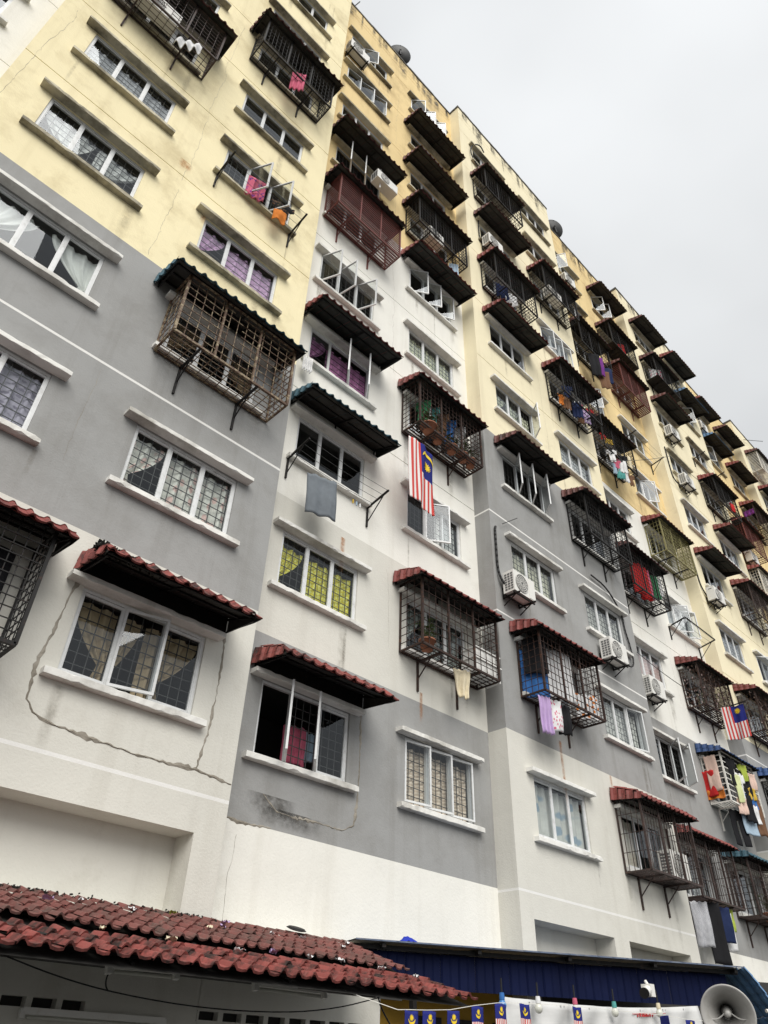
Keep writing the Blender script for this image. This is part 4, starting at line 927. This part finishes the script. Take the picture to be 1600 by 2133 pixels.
def stain_mat(name, c, a):
    m_, t, p = new_mat(name); pos = world_pos(t); uv = t.nodes.new('ShaderNodeTexCoord').outputs['UV']
    sp = t.nodes.new('ShaderNodeSeparateXYZ'); t.links.new(uv, sp.inputs[0])
    al = mul(t, ramp(t, noise(t, 5, 6, .7, pos), .35, .7), a)
    e1 = ramp(t, sp.outputs[0], 0, .35); e2 = ramp(t, sp.outputs[0], 1, .65); e3 = ramp(t, sp.outputs[1], 0, .5)
    t.links.new(mul(t, mul(t, al, e1), mul(t, e2, e3)), p.inputs['Alpha']); p.inputs['Base Color'].default_value = (*c, 1); p.inputs['Roughness'].default_value = .9
    return m_
M['ruststain'] = stain_mat('rust_stain', (.45, .17, .03), .85); M['grime'] = stain_mat('grime_streak', (.22, .195, .15), .36); M['damp'] = stain_mat('damp_stain', (.10, .095, .085), .9)
def stain(x, z, w_, h_, y, mt):
    me = uvgrid('stain', 1, 1, lambda u, v: ((u-.5)*w_, 0, -h_*v), M[mt]); obj('stain', me, block, (x, y-.003, z))
for a in ((2.62,13.28,.16,.55,0),(1.95,14.2,.3,.35,0),(5.43,7.93,.14,1.0,.487),(7.13,7.95,.13,.8,.487),(9.28,5.55,.10,.6,.487),(13.1,5.6,.12,1.6,.04),(15.0,5.35,.1,1.0,.04)): stain(*a, 'ruststain')
for k in range(150):
    c = R.choice(list(range(0, 10))); f = R.randint(1, 10); x, y, z = P(c, f)
    s_ = R.choice((-1, 1)); stain(x+s_*(R.uniform(.80,1.08) if k % 2 else R.uniform(0,.9)), z-R.uniform(.1,.2), R.uniform(.05,.22), R.uniform(.3,1.4), y, 'grime')
for (a, b, yy) in ((-1.1,5.2,0),(5.25,11.2,.487),(11.3,17.6,.04),(17.7,23.6,.487),(23.8,30.2,.03)):
    for k in range(int((b-a)*3.2)):
        x_ = R.uniform(a+.1, b-.1); stain(x_, TOP-.1, R.uniform(.12,.5), R.uniform(.3,1.6), yy, 'damp')
stain(6.2,3.0,.9,.3,.487,'damp'); stain(6.6,2.85,1.3,.25,.487,'damp')

# ---- tiled awnings over the shop front
def awning(label, x0, x1, p0, p1, rows, tw, mat, seed, frame):
    r = random.Random(seed); (ya, za), (yb, zb) = p0, p1           # p0: top edge, p1: eave
    t = empty('tiled_awning', label, 'awning', ((x0+x1)/2, ya, za), 'red tiled awnings over the shop front')
    cx = (x0+x1)/2; Ls = math.hypot(yb-ya, zb-za); sl = math.atan2(za-zb, ya-yb); n = int(round((x1-x0)/tw)); tw = (x1-x0)/n; ln = Ls/rows
    vs3 = [tile_mesh(tw*1.02, ln*1.12, M[mat], t=.006, amp=tw*.115) for _ in range(1)]
    for j in range(rows):
        for i in range(n):
            o = obj('tile', vs3[0], t)
            pos = Vector((x0-cx+(i+.5)*tw, -math.cos(sl)*ln*j, -math.sin(sl)*ln*j+.02+.012*0))
            o.matrix_basis = Matrix.Translation(pos) @ Matrix.Translation((r.uniform(-.005,.005), r.uniform(-.016,.012), r.uniform(0,.006))) @ Matrix.Rotation(sl-.035+r.uniform(-.05,.04), 4, 'X') @ Matrix.Rotation(r.uniform(-.05,.05), 4, 'Z') @ Matrix.Rotation(r.uniform(-.05,.05), 4, 'Y')
    mb = MB(); mb.q((x0-cx,-.0,-.02),(x1-cx,0,-.02),(x1-cx,yb-ya+.03,zb-za-.035),(x0-cx,yb-ya+.03,zb-za-.035)); obj('underlay', mb.mesh('underlay', M['dark']), t)
    fb = MB()
    for q in (.04, .5): fb.bar((x0-cx+.03,(yb-ya)*q,(zb-za)*q-.03),(x1-cx-.03,(yb-ya)*q,(zb-za)*q-.03),.03)
    k = x0+.35
    while k < x1: fb.bar((k-cx,0,-.035),(k-cx,(yb-ya)*.8,(zb-za)*.8-.035),.025); k += 1.35
    obj('support_frame', fb.mesh('support_frame', M['black']), t)
    return t
UA = ((-.02, 1.275), (-1.12, .92)); LA = ((-2.35, .695), (-3.0, .515))
awning('upper weathered red tiled awning fixed to the bay wall', -1.6, 7.30, UA[0], UA[1], 6, .150, 'redold', 1, True)
awning('lower bright red tiled awning in front of the upper one', -1.6, 6.22, LA[0], LA[1], 4, .1545, 'redlow', 2, True)
mb = MB(); mb.box((-1.6,-2.36,.55),(6.1,-2.33,.68)); mb.box((-1.6,-2.33,.64),(6.1,-1.12,.68)); mb.box((-1.6,-1.12,.64),(7.2,-1.09,.87)); tag(obj('gap_blocker', mb.mesh('gap_blocker', M['dark'])), 'added board blocking light in the gap between the two red awnings', 'blocker')  # boards added to block light through the gap, darkening the wall below
# moss along the top joint and litter on the tiles
mm = MB(); rr = random.Random(5)
for k in range(1100):
    x = rr.uniform(-1.4, 7.6) if k % 3 else rr.choice((rr.gauss(3.0,.3), rr.gauss(4.9,.25), rr.gauss(2.6,.3))); yb_ = -.02 if x < 5.2 else .46
    q = Vector((x, yb_-abs(rr.gauss(0,.05)), 1.285+(.03 if x > 5.2 else 0)+abs(rr.gauss(0,.016)))); n = Vector((rr.uniform(-1,1),rr.uniform(-1,1),rr.uniform(-1,1))).normalized()*.016; s_ = n.cross(Vector((.1,.9,.3))).normalized()*.012
    mm.q(q-n, q+s_, q+n, q-s_)
o = tag(obj('moss', mm.mesh('moss', M['moss'])), 'black moss and dirt along the joint of wall and awning', 'moss'); o['kind'] = 'stuff'
mm = MB()
for k in range(1300):
    a_ = min(abs(rr.gauss(0, .30)), .9); x = 2.44+a_; hgt = .034*max(.12, 1-a_/.8); q = Vector((x, -.60+rr.gauss(0,.04), P(1,1)[2]+1.345+abs(rr.gauss(0,hgt)))); n = Vector((rr.uniform(-1,1),rr.uniform(-1,1),rr.uniform(-1,1))).normalized()*.019; s_ = n.cross(Vector((.1,.9,.3))).normalized()*.015
    mm.q(q-n, q+s_, q+n, q-s_)
o = tag(obj('moss', mm.mesh('moss', M['moss'])), 'heap of black moss on the corner of the lowest red canopy', 'moss'); o['kind'] = 'stuff'
lit = [('crumpled white paper scrap','white'),('purple sweet wrapper','lilac'),('torn white plastic bag','white'),('pale leaf scrap','cream'),('white cup lid','white'),('lime wrapper','lime'),('grey plastic scrap','lightblue')]
spots = [(3.05,-.55,1),(3.45,-.35,0),(4.0,-.4,2),(4.55,-.25,5),(4.75,-.7,3),(5.2,-.3,1),(5.0,-.55,1),(5.7,-.5,0),(6.2,-.45,2),(6.7,-.6,0),(7.0,-.35,2),(3.9,-2.5,2),(4.35,-2.35,1),(4.75,-2.35,0),(2.75,-2.4,3),(5.15,-2.3,2),(5.6,-2.4,0),(3.3,-2.45,3),(5.85,-2.6,0)]
for k, (x, y, q) in enumerate(spots):
    p0, p1 = (UA if y > -1.2 else LA); s_ = (y-p0[0])/(p1[0]-p0[0]); z = p0[1]+(p1[1]-p0[1])*s_+.065; r2 = random.Random(k); a = r2.uniform(.035,.07)
    me = uvgrid('litter', 5, 4, lambda u, v: ((u-.5)*a*1.6, (v-.5)*a, r2.uniform(0,.035)), CM(lit[q][1]))
    tag(obj('litter', me, None, (x,y,z), (.25,0,r2.uniform(0,3))), lit[q][0]+(' on the upper' if y > -1.2 else ' on the lower')+' red awning', 'litter', 'litter on the awnings: '+lit[q][0])
mb = MB(); mb.lathe([(0,.02),(.09,.02),(.13,.03),(.10,.05),(0,.05)], 14); tag(obj('black_tray', mb.mesh('black_tray', M['black']), None, (6.35,-.12,1.31), (.3,0,0)), 'black plastic tray lying at the wall end of the upper awning', 'tray')

# ---- lamps and wires under the awning
def tube_lamp(a, b, label):
    a, b = Vector(a), Vector(b); t = empty('tube_lamp', label, 'tube lamp', a, 'unlit tube lamps under the awning'); d = b-a; n = d.normalized()
    mb = MB(); mb.bar((0,0,.03), d+Vector((0,0,.03)), .055); obj('batten', mb.mesh('batten', M['acwhite']), t)
    mb = MB(); mb.bar(n*.05+Vector((0,-.02,-.02)), d-n*.05+Vector((0,-.02,-.02)), .028, 8); obj('tube', mb.mesh('tube', M['bulbglass'], True), t)
    mb = MB()
    for q in (0, 1): mb.bar(d*q+Vector((0,0,.04)), d*q+Vector((0,-.02,-.035)), .045)
    obj('holder', mb.mesh('holder', M['acwhite']), t)
tube_lamp((3.17,-1.8,.575),(3.78,-1.8,.585),'unlit tube lamp hanging below the middle of the lower awning'); tube_lamp((4.6,-1.8,.565),(5.41,-1.8,.56),'unlit tube lamp right under the awning'); tube_lamp((3.3,-.06,.315),(4.78,-.06,.31),'long dusty tube lamp on the shop wall below the vents')
mb = MB()
for x in (3.45,3.78,5.0,5.5): mb.bar((x,-2.0,.60),(x,-2.0,.80),.03)
mb.bar((3.42,-2.0,.60),(4.15,-2.0,.60),.035); mb.bar((4.95,-2.0,.585),(5.9,-2.0,.575),.035)
tag(obj('lamp_bracket', mb.mesh('lamp_bracket', M['black'])), 'black steel hanger under the awning carrying the tube lamps', 'bracket')
cable([(2.2,-1.9,.60),(2.74,-1.9,.48),(3.26,-1.9,.41),(4.02,-1.9,.365),(4.87,-1.9,.38),(5.5,-1.9,.45),(6.07,-1.9,.575)],'thin black wire drooping below the red awning',.011,n=5); cable([(3.2,-1.8,.57),(3.17,-1.8,.52),(3.18,-1.8,.46),(3.21,-1.8,.43)],'loose wire end dangling from the left tube lamp',.009,n=4)
cable([(6.05,-1.9,.58),(6.1,-1.9,.48),(6.35,-1.9,.25),(6.5,-1.9,.1)],'black cable falling past the yellow shop wall',.016,n=5)

# ---- blue stall roof
pa, pb = Vector((7.35,-.11,1.35)), Vector((12.56,-2.89,1.35)); dv = (pb-pa).normalized(); nv_ = Vector((-dv.y, dv.x, 0))    # nv_: towards the block
if nv_.y < 0: nv_ = -nv_
t = empty('stall_roof', 'long navy blue sheet metal stall roof meeting the block at an angle', 'stall roof', pa)
mb = MB(); Lr = (pb-pa).length; rel = lambda s_, b, z: tuple(dv*s_+nv_*b+Vector((0,0,z)))
for k in range(26):
    a, b = Lr*k/26, Lr*(k+1)/26; m1 = (a+b)/2; zz = lambda s_: .0
    mb.q(rel(a-.0,-.05,.0),rel(b,-.05,.0),rel(b,3.2,.16),rel(a,3.2,.16)); mb.q(rel(m1-.02,-.055,.0),rel(m1+.02,-.055,.0),rel(m1+.02,3.2,.20),rel(m1-.02,3.2,.20))
mb.q(rel(0,-.05,-.012),rel(Lr,-.05,-.012),rel(Lr,-.05,.006),rel(0,-.05,.006)); obj('roof_sheet', mb.mesh('roof_sheet', plain('worn_blue_sheet', (.10,.13,.20), .5, .2, 4, 0, (.3,.3,.3), .4)), t)
mb = MB(); mb.q(rel(0,-.03,-.016),rel(0,3.2,.14),rel(Lr,3.2,.14),rel(Lr,-.03,-.016)); obj('soffit', mb.mesh('soffit', plain('pale_soffit', (.40,.38,.34), .8)), t)
mb = MB()
for k in range(5): s_ = .4+k*1.35; mb.bar(rel(s_,0,-.05), rel(s_,3.0,.09), .05)
mb.bar(rel(0,.13,-.06), rel(Lr,.13,-.06), .05); obj('rafter', mb.mesh('rafter', M['black']), t)
mp_ = cached('fascia', lambda: None); fw_w = .25; npan = int(Lr/fw_w)
fm = MB(); hF = .41
xs_ = [0,.012,.024,.085,.095,.105,.166]; ys_ = [0,-.018,0,0,-.010,0,0]
for a, b, c, d in zip(xs_[:-1], xs_[1:], ys_[:-1], ys_[1:]): fm.q((a*fw_w/.166,c,-hF),(b*fw_w/.166,d,-hF),(b*fw_w/.166,d,0),(a*fw_w/.166,c,0))
fme = fm.mesh('fascia_panel', M['navy']); ang = math.atan2(dv.y, dv.x)
for k in range(npan): obj('fascia_panel', fme, t, rel(k*fw_w, .20-.004*(k%2), -.085), (0,0,ang))
# blue tiled end of the stall roof
e = empty('tiled_end_roof', 'pale blue tiled end of the stall roof at the right edge', 'stall roof', pb)
tm = tile_mesh(.17, .16, M['skyblue'], amp=.022)
for j in range(7):
    for i in range(9):
        o = obj('tile', tm, e); o.matrix_basis = Matrix.Rotation(ang, 4, 'Z') @ Matrix.Translation((.02+.085*j, .05+.17*i, -.01-.085*j-.012*j*j*.5)) @ Matrix.Rotation(-math.pi/2, 4, 'Z').inverted() @ Matrix.Rotation(math.radians(48+2*j), 4, 'X')
mb = MB(); mb.bar(rel(0,.0,-.52), rel(.0,.0,-.52)+0*dv if False else tuple(Vector(rel(0,.0,-.52))+dv*1.6), .05, 8); obj('rail', mb.mesh('rail', M['whitesteel']), e, tuple(dv*.25))
# dark sheet added under the stall roof; its colour paints the shade there
mb = MB(); mb.q(rel(.2,2.4,-2.95),rel(Lr+3,2.4,-2.95),rel(Lr+3,2.4,.1),rel(.2,2.4,.1)); obj('stall_shade', mb.mesh('stall_shade', M['dark']), t)
mb = MB(); mb.bar(rel(.9,.3,-2.95), rel(.9,.3,-.1), .07); mb.bar(rel(Lr-.4,.3,-2.95), rel(Lr-.4,.3,-.1), .07); obj('post', mb.mesh('post', M['black']), t)
mb = MB(); mb.box((-.06,-.02,.0),(.06,.02,.05)); 
tag(obj('crumpled_bag', uvgrid('crumpled_bag', 7, 5, lambda u, v: ((u-.5)*.30, (v-.5)*.16, .07*math.sin(u*math.pi)*math.sin(v*math.pi)+R.uniform(0,.02)), cloth_mat((.03,.05,.40))), None, (8.15,-.30,1.37)), 'crumpled bright blue bag lying on the blue roof edge', 'bag')

# ---- banner, bunting, bulbs
B0, B1 = Vector((7.0,-2.75,.62)), Vector((11.2,-2.75,.80))
def bfn(u, v):
    p = B0.lerp(B1, u); sag = .05*math.sin(u*math.pi)
    return (p.x, p.y+.05*math.sin(u*23+v*3)*v+.04*math.sin(u*9-v*5)*v+.02*math.sin(u*47+v*9), p.z-sag-.9*v)
ban = tag(obj('banner', uvgrid('banner', 60, 14, bfn, cloth_mat((.60,.60,.59)), None, .003)), 'creased white cloth banner strung under the navy roof', 'banner')
mb = MB(); mb.cur = 0
for k in range(9):                       # faint red print near the top edge
    u = .60+.012*k; a = Vector(bfn(u, .10)); mb.box((a.x,a.y-.012,a.z-.0),(a.x+.03,a.y-.009,a.z+.035 if k % 2 else a.z+.02))
a = Vector(bfn(.58,.07)); b = Vector(bfn(.76,.07)); mb.bar((a.x,a.y-.02,a.z),(b.x,b.y-.02,b.z),.006)
obj('print', mb.mesh('print', cloth_mat((.50,.05,.05))), ban)
sx = [(5.12,.39),(5.34,.40),(5.64,.42),(5.97,.47),(6.30,.51),(6.66,.53),(7.54,.56),(9.33,.585),(9.95,.575)]
mb = MB(); mb.tube([(4.7,-2.9,.50),(5.0,-3.2,.388)]+[(x,-3.2,z+.005) for x, z in sx]+[(11.0,-3.2,.60)], .0045, 4); tag(obj('bunting_string', mb.mesh('bunting_string', M['whitesteel'])), 'white string carrying the small striped flags', 'string')
nm = ['leftmost small flag under the red awning','second small flag under the red awning','third small flag under the red awning','small flag at the right end of the red awning','small flag left of the banner edge','first small flag in front of the banner','small flag in the middle of the banner','twisted small flag near the loudspeaker','small flag beside the loudspeaker']
for k, (x, z) in enumerate(sx): flag(nm[k]+' on the string', (x+.04,-3.2,z), .165 if k < 7 else .24, .235, (.9 if k == 7 else .05), k, .008, 'small flags on the bunting string', True, (.5,.19), True)
mt_b = flag_mat  # small flags share the large flag's cloth
bl = [(6.82,.62,'blue'),(7.42,.63,'white'),(8.10,.66,'pink'),(8.90,.68,'teal'),(9.93,.73,'cream')]
for k, (x, z, c_) in enumerate(bl):
    t = empty('light_bulb', dict(blue='round blue',white='white capped',pink='red capped',teal='green capped',cream='yellow capped')[c_]+' light bulb hanging below the navy roof edge', 'light bulb', (x,-2.85,z), 'coloured bulbs below the navy roof')
    mb = MB(); mb.lathe([(0,.02),(.022,.02),(.026,-.015),(.026,-.04),(0,-.04)], 12); obj('cap', mb.mesh('cap', cloth_mat(C_[c_])), t)
    mb = MB(); mb.lathe([(.02,-.04),(.036,-.062),(.042,-.085),(.034,-.112),(.015,-.127),(0,-.13)], 14); obj('glass_bulb', mb.mesh('glass_bulb', M['bulbglass'] if c_ != 'blue' else plain('blue_bulb', (.06,.22,.5), .2), True), t)
    mb = MB(); mb.bar((0,0,.02),(0,0,.14),.012); obj('flex', mb.mesh('flex', M['cable']), t)

# ---- security camera on the fascia
t = empty('security_camera', 'white bullet security camera on the navy fascia', 'security camera', (10.62,-2.32,.93)); t.scale = (.8,.8,.8)
ax = Vector((-.93,-.25,-.22)).normalized()
mb = MB(); mb.bar((.12,0,.03), Vector((.12,0,.03))+ax*.24, .15, 18); obj('body', mb.mesh('body', M['acwhite'], False), t)
mb = MB(); p = Vector((.12,0,.03))+ax*.24; mb.bar(p, p+ax*.05, .155, 18); obj('lens_hood', mb.mesh('lens_hood', M['black']), t)
mb = MB(); mb.box((.10,-.07,-.06),(.24,.10,.12)); mb.bar((.17,.0,.10),(.2,.06,.17),.05,8); obj('mount', mb.mesh('mount', M['acwhite']), t)
# ---- horn loudspeaker
t = empty('horn_loudspeaker', 'large grey horn loudspeaker facing the viewer at lower right', 'loudspeaker', (6.015,-5.43,.375)); t.scale = (.9,.9,.9)
d = Vector((-.90,-.42,-.13)).normalized(); q = d.to_track_quat('Z', 'Y').to_matrix().to_4x4()
mb = MB(); prof = [(.045,-.30),(.06,-.24),(.085,-.17),(.118,-.09),(.152,-.03),(.185,.0),(.196,.004),(.199,-.004),(.19,-.016),(.155,-.05),(.12,-.11),(.088,-.19),(.064,-.26),(.05,-.32),(.0,-.32)]
mb.lathe(prof, 48, q); obj('horn', mb.mesh('horn', M['hornm'], True), t)
mb = MB(); mb.lathe([(.0,-.05),(.014,-.052),(.022,-.058),(.023,-.08),(.030,-.12),(.034,-.19),(.05,-.30),(0,-.30)], 24, q); obj('throat', mb.mesh('throat', M['hornm'], True), t)
mb = MB()
for s_ in (-1, 1):
    pts = [q @ Vector((.025*s_+.12*s_*k/6, -.03*k/6-.02*math.sin(k/6*3), -.09-.0*k+.02*(k/6))) for k in range(7)]
    mb.tube(pts, .010, 5)
obj('stay', mb.mesh('stay', M['hornm']), t)
mb = MB(); mb.lathe([(0,-.30),(.06,-.30),(.065,-.42),(.04,-.45),(0,-.45)], 20, q); obj('driver', mb.mesh('driver', M['hornm'], True), t)
mb = MB(); b_ = q @ Vector((0,0,-.28)); mb.bar(b_, b_+Vector((.05,.05,-.35)), .035); mb.bar(b_+Vector((.05,.05,-.35)), (.12,.15,-2.0), .06, 10); obj('pole', mb.mesh('pole', M['acwhite']), t)

# ---- ground
mb = MB(); mb.q((-260,-260,-1.6),(260,-260,-1.6),(260,260,-1.6),(-260,260,-1.6)); g = obj('ground', mb.mesh('ground', M['asphalt'])); g['kind'] = 'structure'; g['label'] = 'asphalt ground in front of the block'
